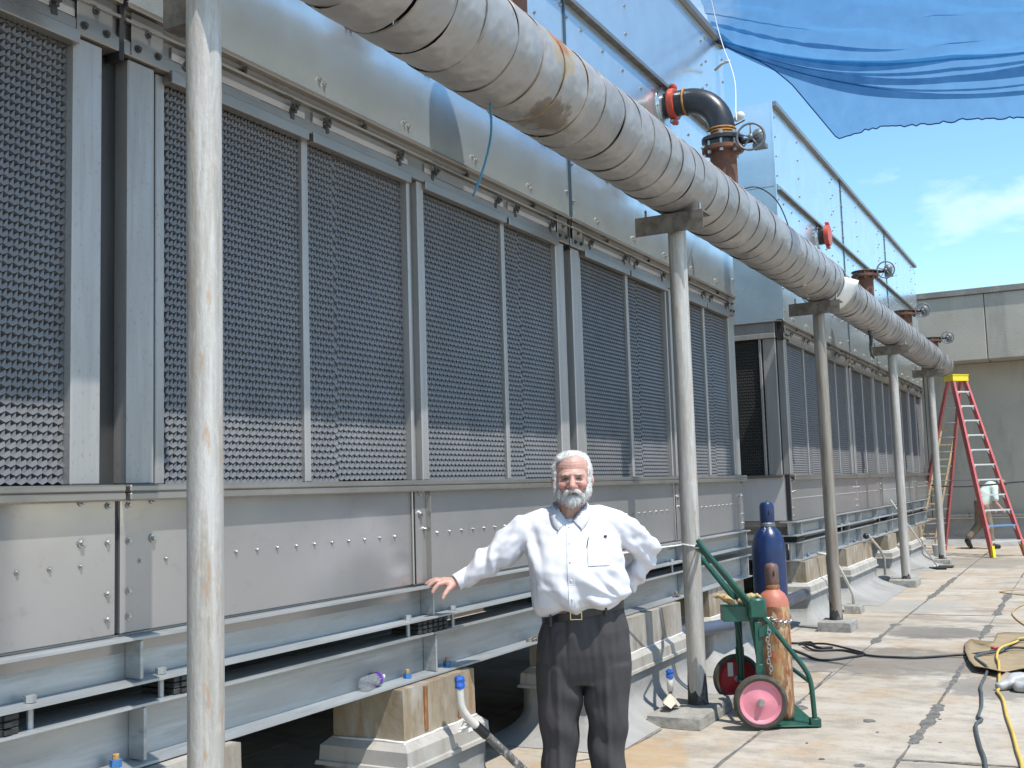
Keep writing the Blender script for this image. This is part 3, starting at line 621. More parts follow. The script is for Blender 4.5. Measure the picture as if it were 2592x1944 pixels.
# ------------------------------------------------------------------ piers
def pier(y0, y1, label, clad='clad', xf=-2.985, dep=0.42, flare=0.24, strap=()):
    t = thing('pier', (xf-dep/2, (y0+y1)/2, 0), label, 'pier', 'flashed piers under the beams')
    zc0, zc1, zt = 0.325, 0.455, 0.699
    rr = random.Random(int(y0*100))
    # cladding sheets: front, near side, far side, core
    m = MB(); x1 = xf-dep
    m.prism([(xf, zc1-0.02), (xf-0.006, zt), (x1, zt), (x1, zc1-0.02)], 'y', y0, y1); c = m.build('cladding', clad, t)
    for y in strap: MB().box((xf-0.004, y, zc1+0.02), (xf+0.004, y+0.03, zt-0.01)).build('rusty_strap', 'rustbar', c)
    # collar with sloping shoulder
    e = 0.055
    def ringbox(levels, mname, nm, sm=False):
        m = MB(); vs = []
        for z, o in levels:
            vs += [(xf+o, y0-o, z), (xf+o, y1+o, z), (x1-o, y1+o, z), (x1-o, y0-o, z)]
        fs = [(4*j+i, 4*j+(i+1) % 4, 4*(j+1)+(i+1) % 4, 4*(j+1)+i) for j in range(len(levels)-1) for i in range(4)]
        fs.append(tuple(range(4*len(levels)-4, 4*len(levels)))); fs.append((3, 2, 1, 0))
        return m.add(vs, fs).build(nm, mname, t, sm)
    ringbox([(zc0, e-0.01), (zc0+0.004, e+0.012), (zc0+0.022, e+0.008), (zc0+0.026, e-0.004), (zc1-0.035, e-0.008), (zc1, 0.006)], 'collar', 'collar')
    m = MB(); k = 14
    pts = [(xf+0.004, y0+(y1-y0)*i/k, zc1+rr.uniform(-.003, .003)) for i in range(k+1)]; m.tube(pts, 0.007, 6)
    m.tube([(xf-dep*i/8, y0-0.004, zc1+rr.uniform(-.003, .003)) for i in range(9)], 0.007, 6)
    m.tube([(xf+e*s, y0-e*s, zc0+0.13*(1-s)+0.01) for s in (0.1, 0.4, 0.75, 1.0)]+[(xf+e+.008, y0-e-.008, zc0+0.006)], 0.006, 6)
    m.build('caulk_bead', 'caulk', t, True)
    # skirt: concave cove of roofing felt
    m = MB(); J = 9; n = 44; vs = []
    per = []
    for i in range(n):
        u = 4*i/n; s = int(u); f = u-s
        cs = [(xf, y0), (xf, y1), (x1, y1), (x1, y0)]; a, b = cs[s], cs[(s+1) % 4]
        per.append((a[0]+(b[0]-a[0])*f, a[1]+(b[1]-a[1])*f, s, f))
    cx, cy = (xf+x1)/2, (y0+y1)/2
    for j in range(J+1):
        w = j/J; z = (zc0+0.005)*(1-w)**1.0
        o = 0.035+flare*(max(0, w-0.35)/0.65)**2.4
        for (x, y, s, f) in per:
            dx = (1 if x > cx else -1); dy = (1 if y > cy else -1)
            wx = min(1, abs(x-cx)/(dep/2)); wy = min(1, abs(y-cy)/((y1-y0)/2))
            ox = dx*o*wx**6; oy = dy*o*wy**6
            wob = 0.008*math.sin(37*y+11*x)*w+rr.uniform(-.004, .004)*w
            vs.append((x+ox+wob*(wx > .99), y+oy+wob*(wy > .99), max(0.0035, z)))
    fs = [(j*n+i, j*n+(i+1) % n, (j+1)*n+(i+1) % n, (j+1)*n+i) for j in range(J) for i in range(n)]
    m.add(vs, fs).build('felt_skirt', 'flash', t, True)
    return t
pier(2.15, 3.30, 'pier at the left edge half hidden behind the near pipe post', 'clad_pale')
pier(4.42, 5.10, 'rust streaked pier with an upright conduit, just left of the man', 'clad', strap=(4.60, 4.92))
pier(6.55, 8.40, 'long pale pier directly behind the man and the second pipe post', 'clad_pale')
pier(9.35, 10.45, 'shaded pier behind the green hand truck', 'clad', xf=-3.06)
pier(12.70, 13.78, 'rust streaked pier at the near corner of the far tower', 'clad', flare=0.16)
pier(15.05, 16.95, 'wide pier behind the third pipe post', 'clad', flare=0.42)
pier(18.45, 19.25, 'narrow pier behind the fourth pipe post', 'clad', flare=0.3)
pier(20.5, 22.4, 'last pier in the row, nearest the stepladder', 'clad', flare=0.42)
# ------------------------------------------------------------------ insulated pipe
XP = -2.58; ZPC = 3.885
ip = thing('insulated_pipe', (XP, 0, ZPC), 'long grey insulated pipe wrapped with strapping wire carried on the posts', 'pipe')
rs = random.Random(12); y = 1.2; i = 0; ring_me = {}
yend = 23.7
while y < yend:
    ln = rs.uniform(0.22, 0.31); y2 = min(y+ln, yend)
    r = 0.262 if y < 12.6 else 0.238
    rust = 4.65 < y < 5.5
    m = MB(); n = 40; vs = []; J = 6
    tl = rs.uniform(-0.02, 0.02); ph = rs.uniform(0, 6)
    for j in range(J+1):
        w = j/J; yy = y+(y2-y)*w+ (0.006 if j == J else 0)
        rr = r+0.0020-0.0025*w+ (0.0012 if 0 < j < J else -0.0008)
        for k in range(n):
            t = 2*math.pi*k/n
            d = rr+0.0022*math.sin(3*t+ph)+0.0015*math.sin(7*t+2*ph+5*w)
            vs.append((d*math.cos(t), yy+tl*math.cos(t+ph), d*math.sin(t)))
    fs = [(j*n+q, j*n+(q+1) % n, (j+1)*n+(q+1) % n, (j+1)*n+q) for j in range(J) for q in range(n)]
    m.add(vs, fs)
    js = m.build('jacket_section', 'jacket_rust' if rust else 'jacket', ip, True, world=False)
    if rs.random() < 0.8:
        key = (r > 0.25, rust and rs.random() < .8)
        mm = MB(); 
        k2 = 48; vs = []
        for k in range(k2+1):
            t = 2*math.pi*k/k2; q = r+0.0022+0.0022*math.sin(3*t+ph)
            vs.append((q*math.cos(t), y+0.006+tl*math.cos(t+ph), q*math.sin(t)))
        mm.tube(vs, 0.0019, 5, False).build('strap_wire', 'wire_rust' if key[1] else 'wire', js, True, world=False)
    y = y2; i += 1
MB().lathe([(0.10, 0.0), (0.19, 0.0), (0.232, -0.02), (0.238, -0.06)], (0, yend+0.05, 0), 32, 'y').build('end_cap', 'jacket', ip, True, world=False)
MB().lathe([(0.12, 0.0), (0.16, 0.0), (0.16, 0.05), (0.12, 0.05)], (0, yend+0.06, 0), 24, 'y').build('end_ring', 'rustband', ip, True, world=False)
# torn wrap at the third post
m = MB(); vs = []
for j in range(5):
    for k in range(13):
        t = math.radians(-140+12*k); q = 0.272+0.01*j+0.05*max(0, (k-8)/4)**2*(j/4)
        vs.append((q*math.cos(t), 12.42+0.09*j, q*math.sin(t)))
m.add(vs, [(j*13+k, j*13+k+1, (j+1)*13+k+1, (j+1)*13+k) for j in range(4) for k in range(12)])
o = m.build('torn_wrap', mat('white torn wrap', (0.72, 0.71, 0.69), 0.6, 0, 0.05), ip, True, world=False)
o.modifiers.new('th', 'SOLIDIFY').thickness = 0.006
m = MB(); vs = []; rr = random.Random(5)
for k in range(14):
    t = math.radians(40-9*k); 
    vs += [(0.268*math.cos(t), 12.52+rr.uniform(-.03, .03), 0.268*math.sin(t)), (0.262*math.cos(t), 12.66+rr.uniform(-.06, .03), 0.262*math.sin(t))]
m.add(vs, [(2*k, 2*k+1, 2*k+3, 2*k+2) for k in range(13)]).build('torn_edge', MT['tar'], ip, False, world=False)
m = MB()
m.tube(smooth_path([(0.02, 15.35, -0.23), (0.03, 15.36, -0.36), (0.02, 15.34, -0.50), (0.05, 15.38, -0.62)]), [0.03-0.0009*i for i in range(19)], 8).build('hanging_scrap', 'tar', ip, True, world=False)

bw = thing('blue_cord', (-2.62, 4.86, 3.6), 'short teal cord hanging down from under the insulated pipe', 'cord')
MB().tube(smooth_path([(-2.60, 4.75, 3.64), (-2.60, 4.76, 3.5), (-2.61, 4.74, 3.38), (-2.63, 4.70, 3.25), (-2.65, 4.64, 3.12)]), 0.006, 8).build('cord_strand', mat('teal cord', (0.03, 0.17, 0.26), 0.5), bw, True)

# ------------------------------------------------------------------ pipe posts
PY = [2.685, 7.53, 12.24, 17.31, 21.76]
PL = ['nearest pipe post, tallest in view, at the left of the picture', 'pipe post with a white rope tied round it, beside the hand truck', 'brownish weathered pipe post beyond the gas cylinders', 'fourth pipe post, in front of the far tower', 'farthest pipe post, beside the red stepladder']
for k, (y, lb) in enumerate(zip(PY, PL)):
    r = 0.059 if k == 0 else 0.066
    ztop = ZPC-0.262 if k < 3 else ZPC-0.238
    t = thing('pipe_post', (XP, y, 0), lb, 'post', 'posts carrying the insulated pipe')
    mk = 'pole_dirty' if k == 2 else 'pole'
    MB().cyl((XP, y, 0.05), (XP, y, ztop-0.012), r, n=28).build('shaft', mk, t, 'auto')
    sm = MB(); vs = []; nn_ = 30; rq = random.Random(k+50); hh = 0.10+0.09*(k in (1, 2))
    w1, w2 = rq.uniform(0, 6), rq.uniform(0, 6)
    for lev in range(4):
        for q in range(nn_):
            a = 2*math.pi*q/nn_; top = hh*(0.75+0.35*math.sin(a*2+w1)+0.18*math.sin(a*5+w2))+rq.uniform(-.012, .012)
            rr_ = r+(0.010, 0.005, 0.003, 0.0004)[lev]; vs.append((XP+rr_*math.cos(a), y+rr_*math.sin(a), 0.075+max(0.03, top)*(0, .3, .8, 1)[lev]))
    sm.add(vs, [(j*nn_+q, j*nn_+(q+1) % nn_, (j+1)*nn_+(q+1) % nn_, (j+1)*nn_+q) for j in range(3) for q in range(nn_)]).build('tar_smear', 'tar', t, True)
    # saddle: an angle section across the pipe with bolts
    w = 0.30 if k != 1 else 0.28
    a0 = -0.11
    sd = MB()
    sd.box((XP-w, y-0.11, ztop-0.028), (XP+w*0.86, y+0.075, ztop-0.014))
    if k == 0: sd.box((XP-0.17, y-0.02, ztop-0.345), (XP-r-0.002, y-0.012, ztop-0.03)).box((XP-0.17, y-0.0118, ztop-0.345), (XP-r-0.002, y+0.06, ztop-0.337))
    else: sd.box((XP-w, y-0.118, ztop-0.155), (XP+w*0.86, y-0.1105, ztop-0.014))
    sd.build('saddle', 'saddle', t)
    for xx in (XP-w+0.05, XP+w*0.86-0.05):
        b = MB().cyl((xx, y-0.02, ztop-0.05), (xx, y-0.02, ztop+0.06), 0.009, n=8).cyl((xx, y-0.02, ztop-0.0138), (xx, y-0.02, ztop+0.003), 0.018, n=6)
        b.build('saddle_bolt', 'bolt', t)
def block(x0, x1, y0, y1, z, label, seed):
    m = MB(); n = 7; r = random.Random(seed); vs = []
    for lev, (zz, o) in enumerate(((0.002, 0.008), (z*0.5, 0.004), (z-0.012, 0.0), (z, -0.012))):
        for i in range(4*n):
            u = i/n; s = int(u); f = u-s
            c = [(x0, y0), (x1, y0), (x1, y1), (x0, y1)]; a, b = c[s], c[(s+1) % 4]
            x = a[0]+(b[0]-a[0])*f; y = a[1]+(b[1]-a[1])*f
            dx = (x-(x0+x1)/2); dy = (y-(y0+y1)/2); L_ = math.hypot(dx, dy)
            j = r.uniform(-.004, .004)
            vs.append((x+dx/L_*(o+j), y+dy/L_*(o+j), zz+(r.uniform(-.006, .004) if lev == 3 else 0)))
    k = 4*n
    fs = [(j*k+i, j*k+(i+1) % k, (j+1)*k+(i+1) % k, (j+1)*k+i) for j in range(3) for i in range(k)]
    vs.append(((x0+x1)/2, (y0+y1)/2, z+0.006)); fs += [(3*k+i, 3*k+(i+1) % k, 4*k) for i in range(k)]
    o = m.add(vs, fs).build('concrete_block', 'block', None)
    tag(o, label, 'concrete block', 'mortar blocks at the post feet'); return o
block(-2.72, -2.44, 2.55, 2.85, 0.09, 'mortar block at the foot of the nearest pipe post', 1)
block(-2.80, -2.43, 7.10, 7.95, 0.085, 'long tar topped mortar block under the second post and taped stub', 2)
block(-2.74, -2.40, 12.06, 12.46, 0.11, 'square mortar block at the foot of the brownish post', 3)
block(-2.80, -2.42, 17.1, 17.6, 0.11, 'mortar block at the foot of the fourth post', 4)
block(-2.74, -2.44, 21.6, 21.95, 0.09, 'mortar block at the foot of the farthest post', 5)
block(-2.79, -2.60, 13.72, 13.98, 0.10, 'small mortar block holding a thin conduit, between third and fourth posts', 6)
block(-3.02, -2.84, 17.45, 17.75, 0.13, 'small mortar block holding a bent conduit beside the fourth post', 7)

# ------------------------------------------------------------------ risers with flanges and valves
wheel = MB(); wheel.torus((0, 0, 0), 0.112, 0.010, 'y', 32, 8)
for k in range(5):
    t = 2*math.pi*k/5+0.3; wheel.cyl((0, 0.006, 0), (0.108*math.cos(t), 0, 0.108*math.sin(t)), 0.007, 0.006, n=6)
wheel.cyl((0, -0.012, 0), (0, 0.02, 0), 0.022, n=12)
wheelme = wheel.mesh('hand_wheel'); wheelme.materials.append(MT['valve']); wheelme.polygons.foreach_set('use_smooth', [True]*len(wheelme.polygons))
gR = 'risers with handwheel valves'
def riser(y, label, zf, elbow=False, r=0.112):
    t = thing('riser_pipe', (XP, y, ZPC+0.2), label, 'pipe', gR)
    MB().cyl((XP, y, ZPC+0.1), (XP, y, zf-0.03), r, n=28).build('pipe_stub', 'rust', t, 'auto')
    fr = 0.178
    def flange(z0, z1, mk, nm='flange'):
        return MB().lathe([(fr-0.006, z0), (fr, z0+0.005), (fr, z1-0.005), (fr-0.006, z1)], (XP, y, 0), 32).build(nm, mk, t, 'auto')
    f1 = flange(zf-0.03, zf+0.008, 'rust' if not elbow else 'rust')
    bd = MB().lathe([(0.15, zf+0.0085), (0.15, zf+0.055)], (XP, y, 0), 32).build('valve_body', 'blackpipe', t, 'auto')
    b = MB()
    for k in range(8):
        a = 2*math.pi*k/8+0.2; x_, y_ = XP+0.148*math.cos(a), y+0.148*math.sin(a)
        b.cyl((x_, y_, zf-0.055), (x_, y_, zf-0.0305), 0.017, n=6)
        b.cyl((x_, y_, zf+0.009), (x_, y_, zf+(0.10 if elbow else 0.045)), 0.012, n=8)
        if elbow: b.cyl((x_, y_, zf+0.0965), (x_, y_, zf+0.122), 0.018, n=6)
    b.build('flange_bolts', 'bolt' if elbow else 'saddle', t); 
    if elbow:
        flange(zf+0.0555, zf+0.094, 'blackpipe')
    else:
        flange(zf+0.0405, zf+0.058, 'rust', 'top_flange')
    # gear operator and wheel
    g = MB().cyl((XP+0.12, y-0.01, zf+0.03), (XP+0.27, y-0.02, zf+0.03), 0.024, n=12)
    g.build('operator_stem', 'blackpipe', t, True)
    g = MB(); g.ball((XP+0.315, y-0.02, zf+0.04), (0.062, 0.05, 0.075)); g.box((XP+0.27, y-0.06, zf-0.055), (XP+0.375, y+0.03, zf-0.02)); g.cyl((XP+0.315, y-0.11, zf+0.03), (XP+0.315, y-0.02, zf+0.03), 0.018, n=10)
    g.build('gear_box', 'valve', t, 'auto')
    inst('hand_wheel', wheelme, t, (XP+0.275 if elbow else XP+0.3, y-0.125, zf+0.025), (0, 0, 0.15))
    if elbow:
        z0 = zf+0.094; R = 0.305; ze = 4.945
        MB().tube([(XP, y, z0), (XP, y, ze-R)], r, 28).build('pipe_spool', 'blackpipe', t, 'auto')
        arc = [(XP-R+R*math.cos(a), y, ze-R+R*math.sin(a)) for a in np.linspace(0, math.pi/2, 14)]
        MB().tube(arc, r*0.99, 28).build('pipe_elbow', 'blackpipe', t, 'auto')
        MB().tube([(XP-R, y, ze), (XP-R-0.19, y, ze)], r*0.985, 28).build('pipe_nozzle', 'blackpipe', t, 'auto')
        for zz in (ze-R-0.005, z0+0.02, z0+0.045):
            MB().torus((XP, y, zz), r+0.001, 0.009, 'z', 32, 6).build('weld_ring', 'rustband', t, True)
        MB().torus((XP-R-0.005, y, ze), r+0.001, 0.010, 'x', 32, 6).build('weld_ring', 'rustband', t, True)
        xcp = XP-R-0.115
        c = MB().lathe([(r+0.004, -0.03), (r+0.026, -0.026), (r+0.03, 0), (r+0.026, 0.026), (r+0.004, 0.03)], (xcp, y, ze), 32, 'x')
        cp = c.build('coupling', 'redcoup', t, 'auto')
        b = MB()
        for s in (1, -1):
            b.bbox((xcp-0.028, y-0.04, ze+s*(r+0.045)-0.02), (xcp+0.028, y+0.04, ze+s*(r+0.045)+0.02), 0.008)
        b.build('coupling_lug', 'redcoup', cp)
        b = MB()
        for s in (1, -1): b.cyl((xcp, y-0.06, ze+s*(r+0.05)), (xcp, y+0.06, ze+s*(r+0.05)), 0.011, n=8)
        b.build('coupling_bolt', 'bolt', cp)
        MB().lathe([(0.17, 0.001), (0.17, 0.016), (r, 0.018)], (XC, y, ze), 32, 'x').build('wall_flange', 'galv', t, 'auto')
        MB().tube([(XP+r-0.01, y, z0+0.09), (XP+r+0.05, y-0.02, z0+0.10), (XP+r+0.10, y-0.05, z0+0.105)], 0.006, 6).build('gauge_tap', 'blackpipe', t, True)
    return t
riser(4.93, 'first rusty riser, cut off by the top of the picture', 4.62)
riser(8.83, 'riser with black elbow and red coupling entering the near tower', 4.47, True)
riser(15.35, 'first of three open rusty risers with a handwheel by the far tower', 4.42)
riser(18.95, 'middle one of three open rusty risers with a handwheel', 4.34)
riser(22.4, 'farthest of three open rusty risers with a handwheel', 4.26)
for yy, zz, lb in ((14.95, 4.96, 'red pipe coupling on the casing of the far tower'),):
    t = thing('pipe_coupling', (XC, yy, zz), lb, 'coupling')
    MB().lathe([(0.115, 0.0), (0.115, 0.15)], (XC+0.001, yy, zz), 28, 'x').build('nozzle', 'blackpipe', t, 'auto')
    MB().lathe([(0.112, 0.09), (0.144, 0.094), (0.148, 0.12), (0.144, 0.155), (0.112, 0.16)], (XC, yy, zz), 28, 'x').build('coupling_ring', 'redcoup', t, 'auto')
    MB().lathe([(0.17, 0.001), (0.17, 0.016)], (XC, yy, zz), 28, 'x').build('wall_flange', 'galv', t, 'auto')
    b = MB()
    for s in (1, -1): b.bbox((XC+0.1, yy-0.035, zz+s*0.165-0.018), (XC+0.15, yy+0.035, zz+s*0.165+0.018), 0.006)
    b.build('coupling_lug', 'redcoup', t)
# ------------------------------------------------------------------ conduit stubs at the piers
t = thing('conduit_stub', (-2.82, 4.75, 0), 'white conduit with blue taped end rising beside the rust streaked pier', 'conduit')
MB().tube(smooth_path([(-2.86, 4.735, 0.68), (-2.86, 4.735, 0.62), (-2.855, 4.745, 0.56), (-2.835, 4.785, 0.50), (-2.81, 4.83, 0.455)]), 0.021, 12).build('upper_pipe', 'pvc', t, True)
MB().tube([(-2.818, 4.815, 0.468), (-2.79, 4.865, 0.415)], 0.0255, 14).build('coupling_sleeve', 'blacktape', t, 'auto')
MB().tube(smooth_path([(-2.793, 4.86, 0.42), (-2.72, 4.99, 0.28), (-2.63, 5.15, 0.10), (-2.60, 5.2, 0.03)]), 0.0215, 12).build('lower_pipe', 'conduit_dirty', t, True)
def tape(c, r, h, par, seed, nm='taped_end'):
    m = MB(); rr = random.Random(seed); n = 12; vs = []
    for z, k in ((0, .98), (.25, 1.08), (.5, .92), (.75, 1.12), (1, 0.9)):
        for i in range(n):
            a = 2*math.pi*i/n; q = r*k*rr.uniform(.88, 1.18); vs.append((c[0]+q*math.cos(a), c[1]+q*math.sin(a), c[2]+h*z+rr.uniform(-.004, .004)))
    fs = [(j*n+i, j*n+(i+1) % n, (j+1)*n+(i+1) % n, (j+1)*n+i) for j in range(4) for i in range(n)]+[tuple(range(4*n, 5*n))]
    return m.add(vs, fs).build(nm, 'tapeblue', par)
tape((-2.86, 4.735, 0.662), 0.0225, 0.058, t, 3)
m = MB(); rr = random.Random(9)
for k in range(7):
    a = rr.uniform(0, 6.28); p = Vector((-2.845, 4.80, 0.475)); m.tube([p, p+Vector((0.03*math.cos(a), 0.05*math.sin(a), rr.uniform(-.03, .02))), p+Vector((0.05*math.cos(a), 0.09*math.sin(a), rr.uniform(-.05, .01)))], [0.006, 0.008, 0.002], 5)
m.build('rag_scrap', MT['caulk'], t)
t = thing('conduit_stub', (-2.70, 7.30, 0.085), 'short grey conduit stub with blue taped top on the long mortar block', 'conduit')
MB().cyl((-2.70, 7.30, 0.08), (-2.70, 7.30, 0.22), 0.014, n=10).build('lower_pipe', 'conduit_dirty', t, True)
MB().cyl((-2.70, 7.30, 0.21), (-2.70, 7.30, 0.31), 0.021, n=12).build('upper_pipe', 'pvc', t, True)
tape((-2.70, 7.30, 0.30), 0.024, 0.055, t, 5)
m = MB(); rr = random.Random(4)
n = 11; vs = [(-2.70, 7.30, 0.20)]
for k in range(n):
    a = 2*math.pi*k/n; q = rr.uniform(.05, .13); vs.append((-2.70+q*math.cos(a)*.8, 7.30+q*math.sin(a), 0.11+rr.uniform(-.01, .05)))
m.add(vs, [(0, 1+k, 1+(k+1) % n) for k in range(n)])
o = m.build('paper_scrap', mat('brown paper scrap', (0.55, 0.46, 0.36), 0.8, 0, 0.1), t); o.modifiers.new('th', 'SOLIDIFY').thickness = 0.002
t = thing('conduit', (-2.7, 13.85, 0.1), 'thin white conduit leaning from a small mortar block behind the third post', 'conduit')
MB().tube([(-2.70, 13.85, 0.09), (-2.70, 13.85, 0.22), (-2.74, 13.7, 0.40), (-2.82, 13.4, 0.72), (-2.98, 13.3, 0.76)], 0.018, 10).build('pipe_run', 'pvc', t, True)
t = thing('conduit', (-2.93, 17.6, 0.13), 'bent white conduit coming out of a pier beside the fourth post', 'conduit')
MB().tube([(-2.93, 17.6, 0.12), (-2.93, 17.6, 0.40), (-2.94, 17.3, 0.56), (-2.97, 16.6, 0.80), (-2.95, 16.35, 0.80)], 0.02, 10).build('pipe_run', 'pvc', t, True)
MB().ball((-2.95, 16.33, 0.80), 0.045).build('junction_knob', 'blackpipe', t, True)
t = thing('drain_pipe', (-2.9, 9.0, 0.35), 'dark plastic drain pipe running along the gap behind the hand truck', 'pipe')
MB().tube([(-3.35, 8.3, 0.40), (-3.10, 9.0, 0.39), (-2.94, 9.45, 0.385), (-2.96, 12.5, 0.36)], 0.06, 16).build('pipe_run', mat('slate plastic pipe', (0.07, 0.085, 0.12), 0.4), t, True)

# ------------------------------------------------------------------ hand truck with cylinders
MT['green'] = mat('green enamel', (0.012, 0.08, 0.055), 0.42, 0, 0.15, (9, 9, 9), [((0.05, 0.2, 0.15), (30, 30, 30), 0.62, 0.72, 0.5), ((0.15, 0.1, 0.05), (40, 40, 40), 0.7, 0.76, 0.6)])
MT['pink'] = mat('faded pink wheel disc', (0.70, 0.24, 0.29), 0.5, 0, 0.08, (10, 10, 10), [((0.62, 0.13, 0.18), (9, 9, 9), 0.58, 0.72, 0.5)])
MT['redwheel'] = mat('red wheel disc', (0.42, 0.02, 0.03), 0.5, 0, 0.15, (10, 10, 10))
MT['tyre'] = mat('dusty rubber tyre', (0.055, 0.048, 0.038), 0.85, 0, 0.2, (20, 20, 20), [((0.16, 0.13, 0.095), (12, 12, 12), 0.5, 0.7, 0.6)])
O = Vector((-2.255, 7.668, 0)); az = math.atan2(0.44, 0.90)
t = thing('hand_truck', O, 'green cylinder hand truck with pink wheels leaning towards the roped post', 'hand truck', None, az)
def lb(mb, nm, mk, par=t, sm='auto'): return mb.build(nm, mk, par, sm, world=False)
W2 = 0.40
for s in (-1, 1):
    Y = s*W2
    rail = smooth_path([(-0.36, Y, 1.26), (-0.30, Y, 1.17), (-0.10, Y, 0.92), (0.09, Y, 0.69), (0.24, Y, 0.49), (0.32, Y, 0.375), (0.35, Y, 0.29), (0.36, Y, 0.15), (0.365, Y, 0.02)], 4)
    lb(MB().tube(rail, 0.017, 12), 'side_rail', 'green')
    lb(MB().tube([(-0.37, Y*0.9, 1.22), (-0.25, Y*0.9, 1.10), (-0.02, Y*0.9, 0.79), (-0.02, Y*0.9, 0.74), (0.02, Y*.9, 0.45), (0.02, Y*.9, 0.18)], 0.017, 12), 'brace_rail', 'green')
    lb(MB().bbox((-0.01, Y-0.012, 0.30), (0.05, Y+0.012, 0.42), 0.003), 'axle_bracket', 'green')
    lb(MB().bbox((-0.005, Y-0.010, 0.16), (0.045, Y+0.010, 0.70), 0.004), 'upright', 'green')
    lb(MB().add([(0.02, Y-0.02, 0.60), (0.13, Y-0.02, 0.62), (0.11, Y-0.02, 0.70), (0.02, Y-0.02, 0.66), (0.02, Y-0.014, 0.60), (0.13, Y-0.014, 0.62), (0.11, Y-0.014, 0.70), (0.02, Y-0.014, 0.66)], [(0, 1, 2, 3), (7, 6, 5, 4), (0, 4, 5, 1), (1, 5, 6, 2), (2, 6, 7, 3), (3, 7, 4, 0)]), 'gusset', 'green')
    lb(MB().bbox((0.33, Y-0.03, 0.004), (0.40, Y+0.03, 0.06), 0.004), 'foot_bracket', 'green')
    # wheel: tyre, disc, hub
    wy = Y+s*0.055
    ty = lb(MB().lathe([(0.142, -0.026), (0.160, -0.030), (0.176, -0.02), (0.180, 0), (0.176, 0.02), (0.160, 0.030), (0.142, 0.026), (0.142, -0.026)], (0.0, wy, 0.182), 44, 'y', False), 'tyre', 'tyre')
    dm = 'pink' if s < 0 else 'redwheel'
    dc = lb(MB().lathe([(0.001, -0.010), (0.03, -0.012), (0.04, -0.006), (0.118, -0.003), (0.132, -0.014), (0.1415, -0.016), (0.1415, 0.016), (0.001, 0.012)], (0.0, wy, 0.182), 44, 'y'), 'wheel_disc', dm)
    lb(MB().cyl((0, wy-0.045, 0.182), (0, wy-0.013, 0.182), 0.016, n=10).cyl((0, wy-0.03, 0.182), (0, wy-0.013, 0.182), 0.024, n=14), 'hub', 'bolt')
    if s > 0: lb(MB().box((-0.07, wy-0.0215, 0.20), (-0.03, wy-0.0165, 0.30), Matrix.Rotation(0.0, 4, 'Y')), 'sticker', 'caulk')
lb(MB().cyl((0, -W2-0.05, 0.182), (0, W2+0.05, 0.182), 0.013, n=10), 'axle', 'green')
lb(MB().bbox((-0.02, -0.44, 0.012), (0.38, 0.44, 0.020), 0.002), 'base_plate', MT['green'])
for (x, z) in ((-0.30, 1.17), (0.09, 0.69), (0.34, 0.30)): lb(MB().cyl((x, -W2, z), (x, W2, z), 0.014, n=10), 'cross_bar', 'green')
lb(MB().box((-0.20, -0.36, 0.70), (-0.03, -0.20, 0.704)).box((-0.20, -0.36, 0.7045), (-0.196, -0.20, 0.80)).box((-0.034, -0.36, 0.7045), (-0.03, -0.20, 0.80)).box((-0.1955, -0.36, 0.7045), (-0.0345, -0.356, 0.80)).box((-0.1955, -0.204, 0.7045), (-0.0345, -0.2, 0.80)), 'tool_tray', 'green', sm=False)
lb(MB().bbox((-0.04, -0.42, 0.72), (0.08, -0.385, 0.86), 0.02), 'tray_bracket', 'green')
# chain on the truck
lk = MB().torus((0, 0, 0), 0.011, 0.003, 'z', 10, 5)
lk.v = [(p[0]*1.5, p[1], p[2]) for p in lk.v]
lkme = lk.mesh('chain_link'); lkme.materials.append(MT['bolt'])
ch = thing('chain', O, 'light steel chain round the orange cylinder with a loose end hanging', 'chain', None, az)
cx, cy = 0.164, -0.156
k = 0
for a in np.arange(-3.0, 0.5, 0.165):
    p = (cx+0.128*math.cos(a), cy+0.128*math.sin(a), 0.695+0.02*math.sin(a*2))
    o = bpy.data.objects.new('chain_link', lkme); COL.objects.link(o); o.parent = ch; o.location = p; o.rotation_euler = (math.pi/2 if k % 2 else 0, 0, a+math.pi/2); k += 1
for j in range(13):
    o = bpy.data.objects.new('chain_link', lkme); COL.objects.link(o); o.parent = ch; o.location = (0.075+0.008*math.sin(j*1.3), -W2-0.045, 0.66-0.024*j); o.rotation_euler = (math.pi/2 if j % 2 else 0, math.pi/2, 0)

